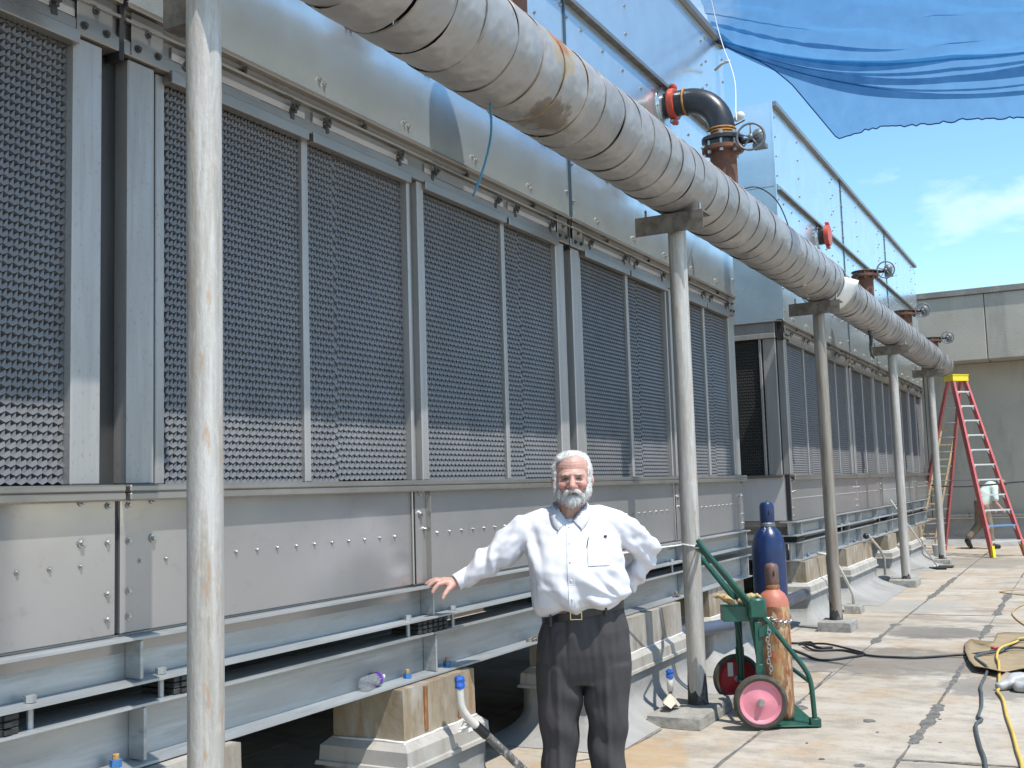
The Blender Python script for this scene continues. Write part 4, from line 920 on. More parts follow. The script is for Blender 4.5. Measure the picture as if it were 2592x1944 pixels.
def gascyl(loc, r, h, hcap, body, cap, label, shoulder=None, rz=0):
    t = thing('gas_cylinder', loc, label, 'gas cylinder', 'gas cylinders on the hand truck', rz)
    hb = h-hcap
    prof = [(r*0.9, 0.0), (r*0.985, 0.012), (r, 0.04), (r, hb-0.20), (r*0.985, hb-0.15), (r*0.9, hb-0.085), (r*0.73, hb-0.04), (r*0.5, hb-0.012), (r*0.42, hb)]
    if shoulder:
        MB().lathe(prof[:3]+[(r, hb-0.13), (r*0.99, hb-0.115)], n=40).build('cylinder_body', body, t, 'auto', world=False)
        MB().lathe([(r*0.992, hb-0.1145), (r*0.96, hb-0.085), (r*0.88, hb-0.058), (r*0.73, hb-0.032), (r*0.5, hb-0.012), (r*0.42, hb)], n=40).build('cylinder_shoulder', shoulder, t, 'auto', world=False)
    else:
        MB().lathe(prof, n=40).build('cylinder_body', body, t, 'auto', world=False)
    MB().lathe([(r*0.46, hb+0.0005), (r*0.46, hb+0.022), (r*0.40, hb+0.03)], n=28).build('neck_ring', 'rustbar' if shoulder else 'valve', t, 'auto', world=False)
    rc = r*0.44
    c = MB().lathe([(rc*0.92, hb+0.031), (rc, hb+0.045), (rc, h-rc*0.85), (rc*0.94, h-rc*0.5), (rc*0.75, h-rc*0.2), (rc*0.4, h-0.006), (0.001, h)], n=28).build('valve_cap', cap, t, 'auto', world=False)
    for a in (-1.0, 2.14):
        M_ = Matrix.Rotation(a, 4, 'Z')
        MB().ball((0, 0, 0), (0.006, 0.010, 0.022), M=None).build('cap_slot', 'black', c, True, world=False).location = (rc*0.985*math.cos(a), rc*0.985*math.sin(a), h-rc*1.5)
    return t
MT['bluecyl'] = mat('blue painted steel', (0.008, 0.022, 0.085), 0.33, 0, 0.12, (6, 6, 6), [((0.035, 0.055, 0.15), (14, 14, 14), 0.58, 0.7, 0.6), ((0.16, 0.085, 0.05), (12, 12, 9), 0.69, 0.76, 0.7), ((0.3, 0.3, 0.32), (50, 50, 20), 0.73, 0.77, 0.7)])
MT['orangecyl'] = mat('rusty orange cylinder', (0.235, 0.085, 0.032), 0.65, 0, 0.25, (6, 6, 4), [((0.36, 0.17, 0.075), (9, 9, 4), 0.42, 0.56, 0.85), ((0.10, 0.048, 0.026), (18, 18, 6), 0.50, 0.60, 0.8), ((0.50, 0.38, 0.24), (26, 26, 9), 0.50, 0.60, 0.75), ((0.42, 0.25, 0.09), (11, 11, 3), 0.52, 0.62, 0.6), ((0.40, 0.04, 0.025), (6, 6, 6), 0.58, 0.68, 0.6)], bump=0.0015, bs=40)
MT['orangeshould'] = mat('faded red shoulder paint', (0.46, 0.155, 0.10), 0.55, 0, 0.12, (9, 9, 9), [((0.45, 0.2, 0.1), (20, 20, 20), 0.58, 0.7, 0.5)])
MT['browncap'] = mat('brown rusty cap', (0.15, 0.085, 0.07), 0.5, 0.1, 0.2, (15, 15, 15), [((0.45, 0.04, 0.03), (9, 9, 9), 0.6, 0.72, 0.7), ((0.28, 0.2, 0.17), (25, 25, 25), 0.6, 0.7, 0.5)])
ca, sa = math.cos(az), math.sin(az)
def ctw(x, y, z): return (O.x+ca*x-sa*y, O.y+sa*x+ca*y, z)
gascyl(ctw(0.235, 0.20, 0.021), 0.121, 1.475, 0.185, 'bluecyl', 'bluecyl', 'tall blue gas cylinder with rounded cap on the far side of the hand truck')
gascyl(ctw(0.175, -0.165, 0.021), 0.108, 1.055, 0.18, 'orangecyl', 'browncap', 'shorter rust orange gas cylinder with brown cap on the hand truck', 'orangeshould')
# rope tying the truck to the post
t = thing('rope', (XP, 7.5, 1.2), 'thin white rope tied round the second post and over to the hand truck handle', 'rope')
MT['rope'] = mat('white cord', (0.72, 0.71, 0.68), 0.7, 0, 0.08, (40, 40, 40))
hnd = Vector(ctw(-0.33, -0.36, 1.20))
loop = [(XP+0.073*math.cos(a), 7.53+0.073*math.sin(a), 1.205+0.006*math.sin(2*a)) for a in np.linspace(-0.5, 5.9, 22)]
MB().tube(loop, 0.006, 6).build('rope_loop', 'rope', t, True)
MB().tube(smooth_path([loop[0], (hnd.x-0.05, hnd.y-0.02, 1.21), hnd]), 0.006, 6).build('rope_tail', 'rope', t, True)
MB().tube(smooth_path([(XP-0.05, 7.478, 1.207), (XP-0.2, 7.0, 1.195), (XP-0.38, 6.5, 1.17), (XP-0.46, 6.2, 1.165)]), 0.006, 6).build('rope_line', 'rope', t, True)
# gloves in the tray
def glove(loc, rz, label, seed):
    rr = random.Random(seed); m = MB()
    m.chain(((-0.07, 0, 0.0), 0.035), ((0, 0, 0.02), 0.038), ((0.05, 0, 0.025), 0.034))
    for k, (yy, ln) in enumerate(((-0.03, 0.07), (-0.01, 0.08), (0.012, 0.075), (0.032, 0.055))):
        m.chain(((0.06, yy, 0.02), 0.013), ((0.06+ln*.6, yy*1.1, 0.02+rr.uniform(-.01, .015)), 0.012), ((0.06+ln, yy*1.2, -0.005), 0.010))
    m.chain(((0.0, -0.04, 0.0), 0.014), ((0.05, -0.06, -0.01), 0.012))
    me = remesh(m, 'work_glove', 0.006, 2); o = link('work_glove', me, mat('leather glove', (0.50, 0.36, 0.17), 0.8, 0, 0.2, (30, 30, 30), [((0.16, 0.10, 0.05), (25, 25, 25), 0.52, 0.66, 0.7)], bump=0.002, bs=60), None, True)
    o.location = loc; o.rotation_euler = (0.3, -0.25, rz); o.scale = (0.68, 0.68, 0.68); return tag(o, label, 'glove', 'work gloves')
glove(ctw(-0.17, -0.28, 0.835), 2.9, 'tan leather work glove drooping over the left end of the tool tray', 1)
glove(ctw(-0.02, -0.26, 0.835), 0.4, 'tan leather work glove at the cylinder end of the tool tray', 2)
# small loose hardware on the lower beam flange
for k, (y, lbel) in enumerate(((5.95, 'loose steel clamp lying on the lower flange just left of the man'), (8.55, 'loose steel clip lying on the lower flange above the hand truck'))):
    m = MB().tube([(-3.07, y, ZW0+0.022), (-3.06, y+0.05, ZW0+0.03), (-3.09, y+0.09, ZW0+0.022)], 0.007, 6).tube([(-3.09, y-0.04, ZW0+0.022), (-3.07, y+0.03, ZW0+0.04), (-3.10, y+0.07, ZW0+0.024)], 0.006, 6)
    tag(m.build('loose_clamp', 'saddle', None, True), lbel, 'clamp', 'loose clamps on the beam')

# ------------------------------------------------------------------ water bottle
def glassmat(name, col, rough=0.03, ior=1.35):
    m = bpy.data.materials.new(name); m.use_nodes = True; b = m.node_tree.nodes['Principled BSDF']
    b.inputs['Base Color'].default_value = (*col, 1); b.inputs['Transmission Weight'].default_value = 1; b.inputs['Roughness'].default_value = rough; b.inputs['IOR'].default_value = ior
    nz = m.node_tree.nodes.new('ShaderNodeTexNoise'); nz.inputs['Scale'].default_value = 60; bp = m.node_tree.nodes.new('ShaderNodeBump'); bp.inputs['Strength'].default_value = 0.15; bp.inputs['Distance'].default_value = 0.01
    m.node_tree.links.new(nz.outputs['Fac'], bp.inputs['Height']); m.node_tree.links.new(bp.outputs[0], b.inputs['Normal']); return m
def botmat():
    m = bpy.data.materials.new('clear bottle plastic'); m.use_nodes = True; t_ = m.node_tree; t_.nodes.clear(); n = t_.nodes.new
    o_ = n('ShaderNodeOutputMaterial'); a = n('ShaderNodeBsdfTransparent'); b = n('ShaderNodeBsdfPrincipled'); b.inputs['Base Color'].default_value = (0.8, 0.82, 0.85, 1); b.inputs['Roughness'].default_value = 0.07
    z = n('ShaderNodeTexNoise'); z.inputs['Scale'].default_value = 55; z.inputs['Detail'].default_value = 4
    mr = n('ShaderNodeMapRange'); mr.inputs['From Min'].default_value = 0.4; mr.inputs['From Max'].default_value = 0.65; mr.inputs['To Min'].default_value = 0.12; mr.inputs['To Max'].default_value = 0.6
    bp = n('ShaderNodeBump'); bp.inputs['Distance'].default_value = 0.02; bp.inputs['Strength'].default_value = 0.8
    x = n('ShaderNodeMixShader'); l_ = t_.links.new
    l_(z.outputs['Fac'], mr.inputs['Value']); l_(mr.outputs[0], x.inputs[0]); l_(z.outputs['Fac'], bp.inputs['Height']); l_(bp.outputs[0], b.inputs['Normal'])
    l_(a.outputs[0], x.inputs[1]); l_(b.outputs[0], x.inputs[2]); l_(x.outputs[0], o_.inputs[0]); return m
BOT = botmat()
r = 0.032; yb = 4.235; zb = ZW0+0.0145+r+0.003
t = thing('water_bottle', (-3.085, yb, zb), 'crumpled clear water bottle with purple label lying on the lower beam', 'bottle')
t.rotation_euler = (0, 0, math.radians(100)); 
prof = [(0.001, 0.004), (r*0.7, 0.0), (r*0.95, 0.006), (r, 0.018)]
for k in range(9): prof += [(r*(0.93 if k % 2 else 1.0), 0.024+0.010*k)]
prof += [(r, 0.118), (r, 0.15), (r*0.93, 0.165), (r*0.7, 0.182), (r*0.42, 0.193), (0.0135, 0.2)]
MB().lathe(prof, n=24, axis='x').build('bottle_body', BOT, t, True, world=False)
MB().lathe([(r*1.012, 0.116), (r*1.012, 0.152)], n=24, axis='x', caps=False).build('label', mat('purple label', (0.10, 0.02, 0.27), 0.35, 0, 0.15, (20, 20, 20), [((0.6, 0.5, 0.65), (60, 90, 90), 0.62, 0.66, 0.8)]), t, True, world=False)
MB().lathe([(0.0145, 0.198), (0.0150, 0.2005), (0.0150, 0.213), (0.013, 0.215)], n=20, axis='x').build('cap', 'caulk', t, 'auto', world=False)

# ------------------------------------------------------------------ shade net
def netmat():
    m = bpy.data.materials.new('blue shade net'); m.use_nodes = True; t = m.node_tree; t.nodes.clear(); n = t.nodes.new; l = t.links.new
    out = n('ShaderNodeOutputMaterial'); tr = n('ShaderNodeBsdfTransparent'); df = n('ShaderNodeBsdfDiffuse'); tl = n('ShaderNodeBsdfTranslucent')
    df.inputs[0].default_value = (0.02, 0.13, 0.30, 1); tl.inputs[0].default_value = (0.035, 0.22, 0.45, 1); tr.inputs[0].default_value = (0.86, 0.93, 1.0, 1)
    a = n('ShaderNodeMixShader'); a.inputs[0].default_value = 0.5; l(df.outputs[0], a.inputs[1]); l(tl.outputs[0], a.inputs[2])
    tc = n('ShaderNodeTexCoord'); z = n('ShaderNodeTexNoise'); z.inputs['Scale'].default_value = 7; z.inputs['Detail'].default_value = 5; l(tc.outputs['Object'], z.inputs['Vector'])
    mr = n('ShaderNodeMapRange'); mr.inputs['From Min'].default_value = 0.3; mr.inputs['From Max'].default_value = 0.7; mr.inputs['To Min'].default_value = 0.34; mr.inputs['To Max'].default_value = 0.44; l(z.outputs['Fac'], mr.inputs['Value'])
    b = n('ShaderNodeMixShader'); l(mr.outputs[0], b.inputs[0]); l(tr.outputs[0], b.inputs[1]); l(a.outputs[0], b.inputs[2]); l(b.outputs[0], out.inputs[0]); return m
NM = netmat()
t = thing('shade_net', (XC, 10.5, 6.2), 'blue mesh shade net tied to the near tower and stretched overhead to the right', 'net')
# stations from the tie point (u=0) to the far right (u=1): lower hem, fold line, gathered band height, upper height
def lerp(a, b, w): return a+(b-a)*w
def net_pt(u, X, Z):        # X,Z given on a plane 9.5 m off; the sheet recedes to the tower on the left
    k = 1.105-0.14*u; return (X*k, 9.5*k, 1.65+(Z-1.65)*k)
nu = 90
FOLDS = [(0.03, 0.07, 1), (0.22, 0.025, 1), (0.40, 0.085, 1), (0.52, 0.03, 1), (0.66, 0.07, 1), (0.74, 0.04, 1), (0.81, 0.06, 1), (0.88, 0.05, 1), (0.95, 0.05, 1)]
hem_pts = [(0.0, 5.74), (0.07, 5.60), (0.13, 5.44), (0.17, 5.33), (0.22, 5.16), (0.28, 4.88), (0.34, 4.60), (0.42, 4.62), (0.55, 4.60), (0.75, 4.55), (1.0, 4.50)]
rows = []
rr = random.Random(21)
hj = [rr.uniform(-.012, .012) for _ in range(nu+1)]
for iu in range(nu+1):
    u = iu/nu; X = lerp(-2.80, 0.02, u)
    for (a, b), (c, d) in zip(hem_pts, hem_pts[1:]):
        if a <= u <= c: hz = lerp(b, d, (u-a)/(c-a))
    fz = 5.72-1.02*(1-(1-min(1, u*1.0))**2.2)         # fold line drops from the tie point and levels out
    H = 0.04+0.44*min(1, u*1.4)**0.9
    hz = min(hz, fz-0.004)+hj[iu]*(u > 0.36)
    tz = 6.4+0.5*u
    col_ = []
    nf = 26
    for v in range(nf+1):       # flap below the folds
        w = v/nf
        Z = lerp(hz, fz, w); dep = 0.02*math.sin(9*u+5*w)+0.03*math.sin(4*u*6+2*w)*(1-w)
        col_.append((X+0.10*(1-w)*math.sin(u*3), Z, dep))
    npl = 110
    for v in range(1, npl+1):   # gathered pleats: the sheet doubles back on itself along a few long folds
        w = v/npl; Z = fz+H*w; dep = 0.0
        for sk, A, sg in FOLDS:
            c_ = sk+0.05*math.sin(3.1*u+sk*9)
            A_ = A*min(1, 0.12+2.0*u)*(0.75+0.25*math.sin(5*u+sk*20))
            Z += A_*(math.exp(-((w-c_+0.035)/0.03)**2)-math.exp(-((w-c_-0.035)/0.03)**2)); dep += 0.06*math.exp(-((w-c_)/0.05)**2)
        col_.append((X, Z, dep))
    nt_ = 34
    for v in range(1, nt_+1):
        w = v/nt_; Z = lerp(fz+H, tz, w)
        fold = 0.035*math.sin(26*w*(0.5+u)+10*u)*math.exp(-2.6*w)*(0.4+u)
        Zf = 0.075*math.sin(40*(w+0.30*u)+1.0+2*math.sin(5*u))*math.exp(-3.2*w)*(1.15-0.6*u)
        col_.append((X-0.2*(1-u)*w-0.34*u*w**0.5, Z+Zf, fold*2))
    rows.append([net_pt(u, a, b) + (c,) for a, b, c in col_])
nv = len(rows[0]); vs = [(p[0], p[1]+p[3], p[2]) for r_ in rows for p in r_]
fs = [(i*nv+j, (i+1)*nv+j, (i+1)*nv+j+1, i*nv+j+1) for i in range(nu) for j in range(nv-1)]
net = MB().add(vs, fs).build('net_sheet', NM, t, True, fix=False)
hem = [(r_[0][0], r_[0][1]+r_[0][3], r_[0][2]) for r_ in rows]
MB().tube(hem, 0.006, 5).build('net_hem', mat('dark net hem', (0.03, 0.07, 0.2), 0.8), t, True)
t = thing('white_cord', (-2.95, 10.3, 6.1), 'thin white cord looping down from the tower corner to the elbow', 'cord')
MB().tube(smooth_path([(-3.08, 10.35, 6.6), (-3.03, 10.38, 6.25), (-2.92, 10.2, 5.92), (-2.78, 9.9, 5.62), (-2.66, 9.6, 5.32), (-2.58, 9.3, 5.0), (-2.50, 9.0, 4.85), (-2.47, 8.9, 4.72)]), 0.0048, 6).build('cord_strand', 'rope', t, True)
MB().tube([(-3.02, 10.2, 5.72), (-2.93, 10.15, 5.75), (-2.83, 10.05, 5.72)], 0.014, 6).build('cord_tie', 'caulk', t, True)
m = remesh(MB().ball((-2.52, 9.2, 4.86), (0.045, 0.03, 0.04)).ball((-2.55, 9.2, 4.84), 0.03), 'rag_knot', 0.01, 1)
m.transform(Matrix.Translation(-t.location)); link('rag_knot', m, 'caulk', t, True)
t = thing('black_cable', (-2.5, 9.6, 4.1), 'thin dark cable arching off the insulated pipe behind the second post', 'cable')
MB().tube(smooth_path([(-2.50, 9.0, 4.14), (-2.42, 9.3, 4.22), (-2.38, 9.8, 4.20), (-2.40, 10.3, 4.05), (-2.45, 10.6, 3.98)]), 0.006, 6).build('cable_strand', 'black', t, True)

# ------------------------------------------------------------------ cords and debris on the deck
MT['cordblack'] = mat('black rubber cord', (0.018, 0.018, 0.02), 0.5, 0, 0.2)
MT['cordgrey'] = mat('dark grey cord', (0.07, 0.08, 0.085), 0.6, 0, 0.2)
MT['cordyellow'] = mat('yellow extension cord', (0.62, 0.42, 0.09), 0.5, 0, 0.1)
def cord(pts, r, mk, label, rz=0):
    P = smooth_path([(x, y, r+0.004+(p[2] if len(p) > 2 else 0)) for p in pts for x, y in [p[:2]]], 8)
    o = MB().tube(P, r, 7).build('extension_cord', mk, None, True); return tag(o, label, 'cord', 'cords on the roof')
cord([(-2.81, 11.06), (-2.72, 11.08), (-2.62, 11.17), (-2.48, 10.84), (-2.35, 10.88), (-2.41, 10.69, .02), (-2.63, 10.92, .02), (-2.47, 10.67), (-2.22, 10.74), (-1.93, 10.49), (-1.72, 10.46), (-1.52, 10.49), (-1.31, 10.65), (-1.06, 10.76, .015), (-0.86, 11.01, .02), (-0.73, 11.21, .02), (-0.45, 11.2)], 0.011, 'cordblack', 'long black cord crossing the wet stain from the piers to the tan mat')
cord([(-2.72, 10.71), (-2.52, 10.43), (-2.29, 10.12), (-2.08, 10.34), (-1.99, 10.58), (-2.22, 10.78, .02), (-2.45, 10.98, .02), (-2.7, 11.0)], 0.010, 'cordblack', 'looped black cord end lying nearer the gas cylinders')
cord([(-0.4, 11.9), (-0.7, 11.74, .02), (-0.8, 11.5, .02), (-0.85, 10.95, .02), (-0.97, 10.78, .02), (-1.03, 10.52, .02), (-0.91, 10.09, .02), (-0.88, 9.83, .015), (-0.88, 9.24), (-0.85, 8.93), (-0.81, 8.46), (-0.8, 8.09), (-0.77, 7.99), (-0.79, 7.8), (-0.72, 7.25), (-0.66, 6.87), (-0.63, 6.4), (-0.66, 5.6)], 0.0115, 'cordgrey', 'dark grey cord running down the roof towards the camera')
cord([(-0.35, 12.1), (-0.71, 11.85, .02), (-0.76, 11.59, .02), (-0.86, 11.01, .035), (-0.86, 10.57, .02), (-0.82, 10.23, .02), (-0.75, 9.23), (-0.75, 9.06), (-0.69, 8.74), (-0.63, 8.18), (-0.56, 7.64), (-0.51, 7.19), (-0.46, 6.75), (-0.42, 5.9)], 0.0115, 'cordyellow', 'yellow cord running down the roof beside the grey one')
cord([(-0.62, 17.2), (-0.95, 17.0), (-1.25, 16.6), (-0.9, 16.2), (-0.6, 16.3), (-0.85, 15.2), (-0.95, 14.2), (-0.8, 13.2), (-0.6, 12.6)], 0.008, mat('tan cord', (0.45, 0.30, 0.16), 0.6), 'thin tan cord looping behind the mat at the right edge')
# tan mat with curled edges
MT['matt'] = mat('tan felt mat', (0.31, 0.235, 0.14), 0.9, 0, 0.12, (5, 5, 5), [((0.26, 0.19, 0.11), (4, 4, 4), 0.52, 0.7, 0.6), ((0.14, 0.10, 0.07), (12, 12, 12), 0.62, 0.75, 0.6)], bump=0.004, bs=40)
P = [(-1.21, 11.45), (-1.17, 11.61), (-1.05, 11.43), (-0.97, 11.67), (-0.98, 12.29), (-0.9, 12.47), (-0.74, 12.47), (-0.2, 12.5), (-0.1, 11.4), (-0.2, 9.97), (-0.61, 9.92), (-0.75, 10.03), (-0.77, 9.71), (-0.88, 9.83), (-0.98, 9.9), (-1.05, 10.21), (-1.13, 10.73)]
cx = sum(p[0] for p in P)/len(P); cy = sum(p[1] for p in P)/len(P); vs = []; n = len(P); J = 6; rr = random.Random(8)
cur = [rr.choice((0.0, 0.01, 0.03, 0.05)) for _ in P]
for j in range(J+1):
    w = j/J
    for i, (x, y) in enumerate(P): vs.append((cx+(x-cx)*w, cy+(y-cy)*w, 0.008+cur[i]*w**6+rr.uniform(-.002, .006)*(j > 0)))
fs = [(j*n+i, j*n+(i+1) % n, (j+1)*n+(i+1) % n, (j+1)*n+i) for j in range(J) for i in range(n)]
o = MB().add(vs, fs).build('felt_mat', 'matt', None, True, fix=False); o.modifiers.new('th', 'SOLIDIFY').thickness = 0.007
tag(o, 'curled tan felt mat under tangled cords at the right edge', 'mat')
m = MB().chain(((-0.74, 9.18, 0.03), 0.04), ((-0.62, 9.3, 0.05), 0.075), ((-0.45, 9.35, 0.05), 0.08)).chain(((-0.6, 9.15, 0.04), 0.05), ((-0.42, 9.15, 0.05), 0.07))
me = remesh(m, 'plastic_bag', 0.016, 3); v = verts(me); v += norms(me)*(0.012*vnoise(v, 9, 3)+0.006*vnoise(v, 20, 4))[:, None]; v[:, 2] = np.maximum(v[:, 2], 0.006); setv(me, v)
tag(link('plastic_bag', me, mat('grey white plastic', (0.42, 0.41, 0.40), 0.45, 0, 0.08, (12, 12, 12), [((0.3, 0.29, 0.27), (9, 9, 9), 0.58, 0.72, 0.6)]), None, True), 'crumpled pale plastic bag next to the tan mat at the right edge', 'bag')
t = thing('socket_tool', (-0.9, 11.1, 0.03), 'small red handled tool lying on the tan mat', 'tool')
MB().cyl((-0.95, 11.15, 0.03), (-0.90, 11.14, 0.03), 0.014, n=8).build('handle', mat('red plastic', (0.5, 0.03, 0.05), 0.4), t, True)
MB().cyl((-0.8995, 11.14, 0.03), (-0.80, 11.15, 0.03), 0.010, n=8).build('shank', 'bolt', t, True)
# bucket, broom and wooden plank by the last post
t = thing('bucket', (-2.78, 23.0, 0), 'small white bucket behind the farthest post', 'bucket')
MB().lathe([(0.10, 0.006), (0.125, 0.26), (0.135, 0.262), (0.135, 0.275), (0.118, 0.275), (0.095, 0.02)], (-2.78, 23.0, 0), 24).build('pail', 'caulk', t, 'auto')
MB().torus((-2.78, 23.0, 0.29), 0.125, 0.004, 'y', 20, 5).build('handle', 'wire', t, True)
t = thing('squeegee', (-2.62, 21.0, 0), 'long handled squeegee leaning against the far tower by the farthest post', 'squeegee')
MB().cyl((-2.50, 20.4, 0.03), (-3.05, 19.3, 1.25), 0.012, n=8).build('handle', 'pvc', t, True)
MB().bbox((-2.65, 20.36, 0.006), (-2.36, 20.44, 0.045), 0.006).build('blade', 'black', t)
t = thing('dust_pan', (-2.6, 20.9, 0), 'small black and white dust pan lying near the farthest post', 'dust pan')
MB().bbox((-2.56, 20.75, 0.004), (-2.30, 21.0, 0.03), 0.008).build('pan', 'black', t); MB().bbox((-2.62, 20.78, 0.006), (-2.562, 20.97, 0.04), 0.006).build('lip', 'caulk', t)
# ------------------------------------------------------------------ stepladder
MT['lred'] = mat('red fibreglass rail', (0.50, 0.12, 0.115), 0.45, 0, 0.1, (6, 6, 6), [((0.66, 0.22, 0.2), (9, 9, 9), 0.55, 0.72, 0.5)])
MT['lyel'] = mat('yellow plastic', (0.80, 0.62, 0.02), 0.4, 0, 0.06)
MT['lalu'] = mat('aluminium step', (0.62, 0.62, 0.60), 0.4, 0.55, 0.08)
MT['lrung'] = mat('dull rear rung', (0.30, 0.28, 0.24), 0.5, 0.5, 0.1)
F1, F2, R1, R2 = Vector((-1.84, 23.3, 0)), Vector((-1.28, 23.9, 0)), Vector((-3.52, 24.87, 0)), Vector((-2.96, 25.47, 0))
cen = (F1+F2+R1+R2)/4; fm = (F1+F2)/2; rm = (R1+R2)/2
topc = cen+Vector((0.02, 0, 0)); topc.z = 3.62
e = (F2-F1).normalized(); sdir = (rm-fm).normalized(); ht = 3.62
hw = 0.16
FT1, FT2 = topc-e*hw-sdir*0.06, topc+e*hw-sdir*0.06; RT1, RT2 = topc-e*hw+sdir*0.06, topc+e*hw+sdir*0.06
t = thing('stepladder', cen, 'tall red fibreglass stepladder with yellow cap standing by the far wall', 'ladder')
def bar(p, q, w, d, xdir):
    z = (q-p).normalized(); x = (xdir-z*xdir.dot(z)).normalized(); y = z.cross(x); L_ = (q-p).length
    M_ = Matrix((x, y, z)).transposed().to_4x4(); M_.translation = p
    return MB().box((-w/2, -d/2, 0), (w/2, d/2, L_), M_)
for p, q in ((F1, FT1), (F2, FT2)):
    bar(p, q, 0.05, 0.10, e).build('front_rail', 'lred', t)
    fd = (q-p).normalized(); a = p+fd*0.0
    bar(p-sdir*0.035+e*0.0+Vector((0, 0, 0.0)), p+fd*0.24-sdir*0.06, 0.06, 0.05, e).build('foot_shoe', 'lyel', t)
for p, q in ((R1, RT1), (R2, RT2)): bar(p, q, 0.042, 0.075, e).build('rear_rail', 'lred', t)
M_ = Matrix((e, sdir, Vector((0, 0, 1)))).transposed().to_4x4(); M_.translation = topc
cp = MB(); cp.box((-0.20, -0.13, -0.03), (0.20, 0.13, 0.085), M_); cp.box((-0.21, -0.14, 0.0855), (0.21, 0.14, 0.105), M_); cp.build('top_cap', 'lyel', t)
for k in range(11):
    w = (k+1)*0.305/ht
    a, b = F1.lerp(FT1, w), F2.lerp(FT2, w)
    mk = 'lalu' if k not in (1,) else mat('blue step', (0.12, 0.28, 0.5), 0.5)
    ang = (b-a).normalized(); m = bar(a+e*0.018, b-e*0.018, 0.09, 0.03, sdir); st = m.build('step', mk, t)
    for pp, s in ((a, 1), (b, -1)):
        MB().add([pp+e*0.019*s+Vector((0, 0, -0.016))-sdir*0.03, pp+e*0.09*s+Vector((0, 0, -0.016))-sdir*0.03, pp+e*0.019*s+Vector((0, 0, -0.10))-sdir*0.03,
                  pp+e*0.019*s+Vector((0, 0, -0.016))-sdir*0.024, pp+e*0.09*s+Vector((0, 0, -0.016))-sdir*0.024, pp+e*0.019*s+Vector((0, 0, -0.10))-sdir*0.024], [(0, 1, 2), (5, 4, 3), (0, 3, 4, 1), (1, 4, 5, 2), (2, 5, 3, 0)]).build('step_brace', 'lalu', st)
    a, b = R1.lerp(RT1, w), R2.lerp(RT2, w); bar(a+e*0.016, b-e*0.016, 0.035, 0.022, sdir).build('rear_rung', 'lrung', t)
for pa, pb, qa, qb in ((F1, FT1, R1, RT1), (F2, FT2, R2, RT2)):
    bar(pa.lerp(pb, .42), qa.lerp(qb, .42), 0.02, 0.006, e).build('spreader', 'lrung', t)
MB().add([F1.lerp(FT1, .30)-sdir*0.051-e*.013, F1.lerp(FT1, .30)-sdir*0.051+e*.013, F1.lerp(FT1, .37)-sdir*0.051+e*.013, F1.lerp(FT1, .37)-sdir*0.051-e*.013], [(0, 1, 2, 3)]).build('white_sticker', 'caulk', t)
t = thing('wooden_ladder', (-3.3, 26.3, 0), 'pale wooden ladder leaning on the wall behind the red stepladder', 'ladder')
MT['wood'] = mat('pale pine', (0.50, 0.36, 0.19), 0.7, 0, 0.15, (20, 20, 2))
wa, wb, wc, wd = Vector((-3.55, 25.9, 0)), Vector((-3.25, 26.0, 0)), Vector((-2.95, 27.0, 3.0)), Vector((-2.65, 27.0, 3.0))
bar(wa, wc, .03, .07, Vector((1, 0, 0))).build('rail', 'wood', t); bar(wb, wd, .03, .07, Vector((1, 0, 0))).build('rail', 'wood', t)
for k in range(8):
    w = (k+1)/9.0; bar(wa.lerp(wc, w)+Vector((.016, 0, 0)), wb.lerp(wd, w)-Vector((.016, 0, 0)), .03, .03, Vector((0, 0, 1))).build('rung', 'wood', t)
t = thing('hanging_hose', (-1.9, 25.8, 1.5), 'dark hose slung level across behind the stepladder', 'hose')
MB().tube(smooth_path([(-3.2, 25.9, 1.42), (-2.6, 25.8, 1.38), (-2.0, 25.75, 1.40), (-1.4, 25.7, 1.45), (-0.9, 25.6, 1.44)]), 0.02, 8).build('hose_run', 'cordgrey', t, True)
# ------------------------------------------------------------------ people
MT['skin'] = mat('ruddy skin', (0.50, 0.29, 0.235), 0.5, 0, 0.07, (30, 30, 30), [((0.50, 0.225, 0.18), (16, 16, 16), 0.48, 0.66, 0.5), ((0.56, 0.38, 0.29), (22, 22, 22), 0.54, 0.68, 0.4)], bump=0.0006, bs=180, sss=0.12,
    spots=[((0.52, 0.19, 0.16), (0.02, -0.165, 1.642), (0.024, 0.03, 0.022), 0.55, 30), ((0.52, 0.19, 0.165), (-0.032, -0.14, 1.650), (0.03, 0.05, 0.026), 0.6, 30), ((0.52, 0.20, 0.17), (0.072, -0.14, 1.650), (0.03, 0.05, 0.026), 0.6, 30)])
MT['hair'] = mat('white hair', (0.70, 0.68, 0.655), 0.65, 0, 0.08, (60, 60, 30), [((0.44, 0.40, 0.36), (70, 70, 20), 0.48, 0.62, 0.6)], bump=0.002, bs=(220, 220, 50))
MT['shirt'] = mat('white cotton shirt', (0.64, 0.635, 0.675), 0.75, 0, 0.02, (8, 8, 8), bump=0.0004, bs=300)
MT['trouser'] = mat('charcoal trousers', (0.062, 0.058, 0.060), 0.85, 0, 0.12, (8, 8, 8), spec=0.15, bump=0.0006, bs=260)
MT['belt'] = mat('black leather belt', (0.012, 0.012, 0.014), 0.35, 0, 0.2)
MT['gold'] = mat('brass buckle', (0.65, 0.52, 0.28), 0.25, 0.95, 0.05)
MT['eye'] = mat('dark squinting eye', (0.035, 0.02, 0.017), 0.3, 0, 0.2)
MT['lip'] = mat('dark mouth line', (0.17, 0.055, 0.045), 0.5, 0, 0.2)
MT['pocketline'] = mat('dark pen', (0.02, 0.02, 0.025), 0.4)

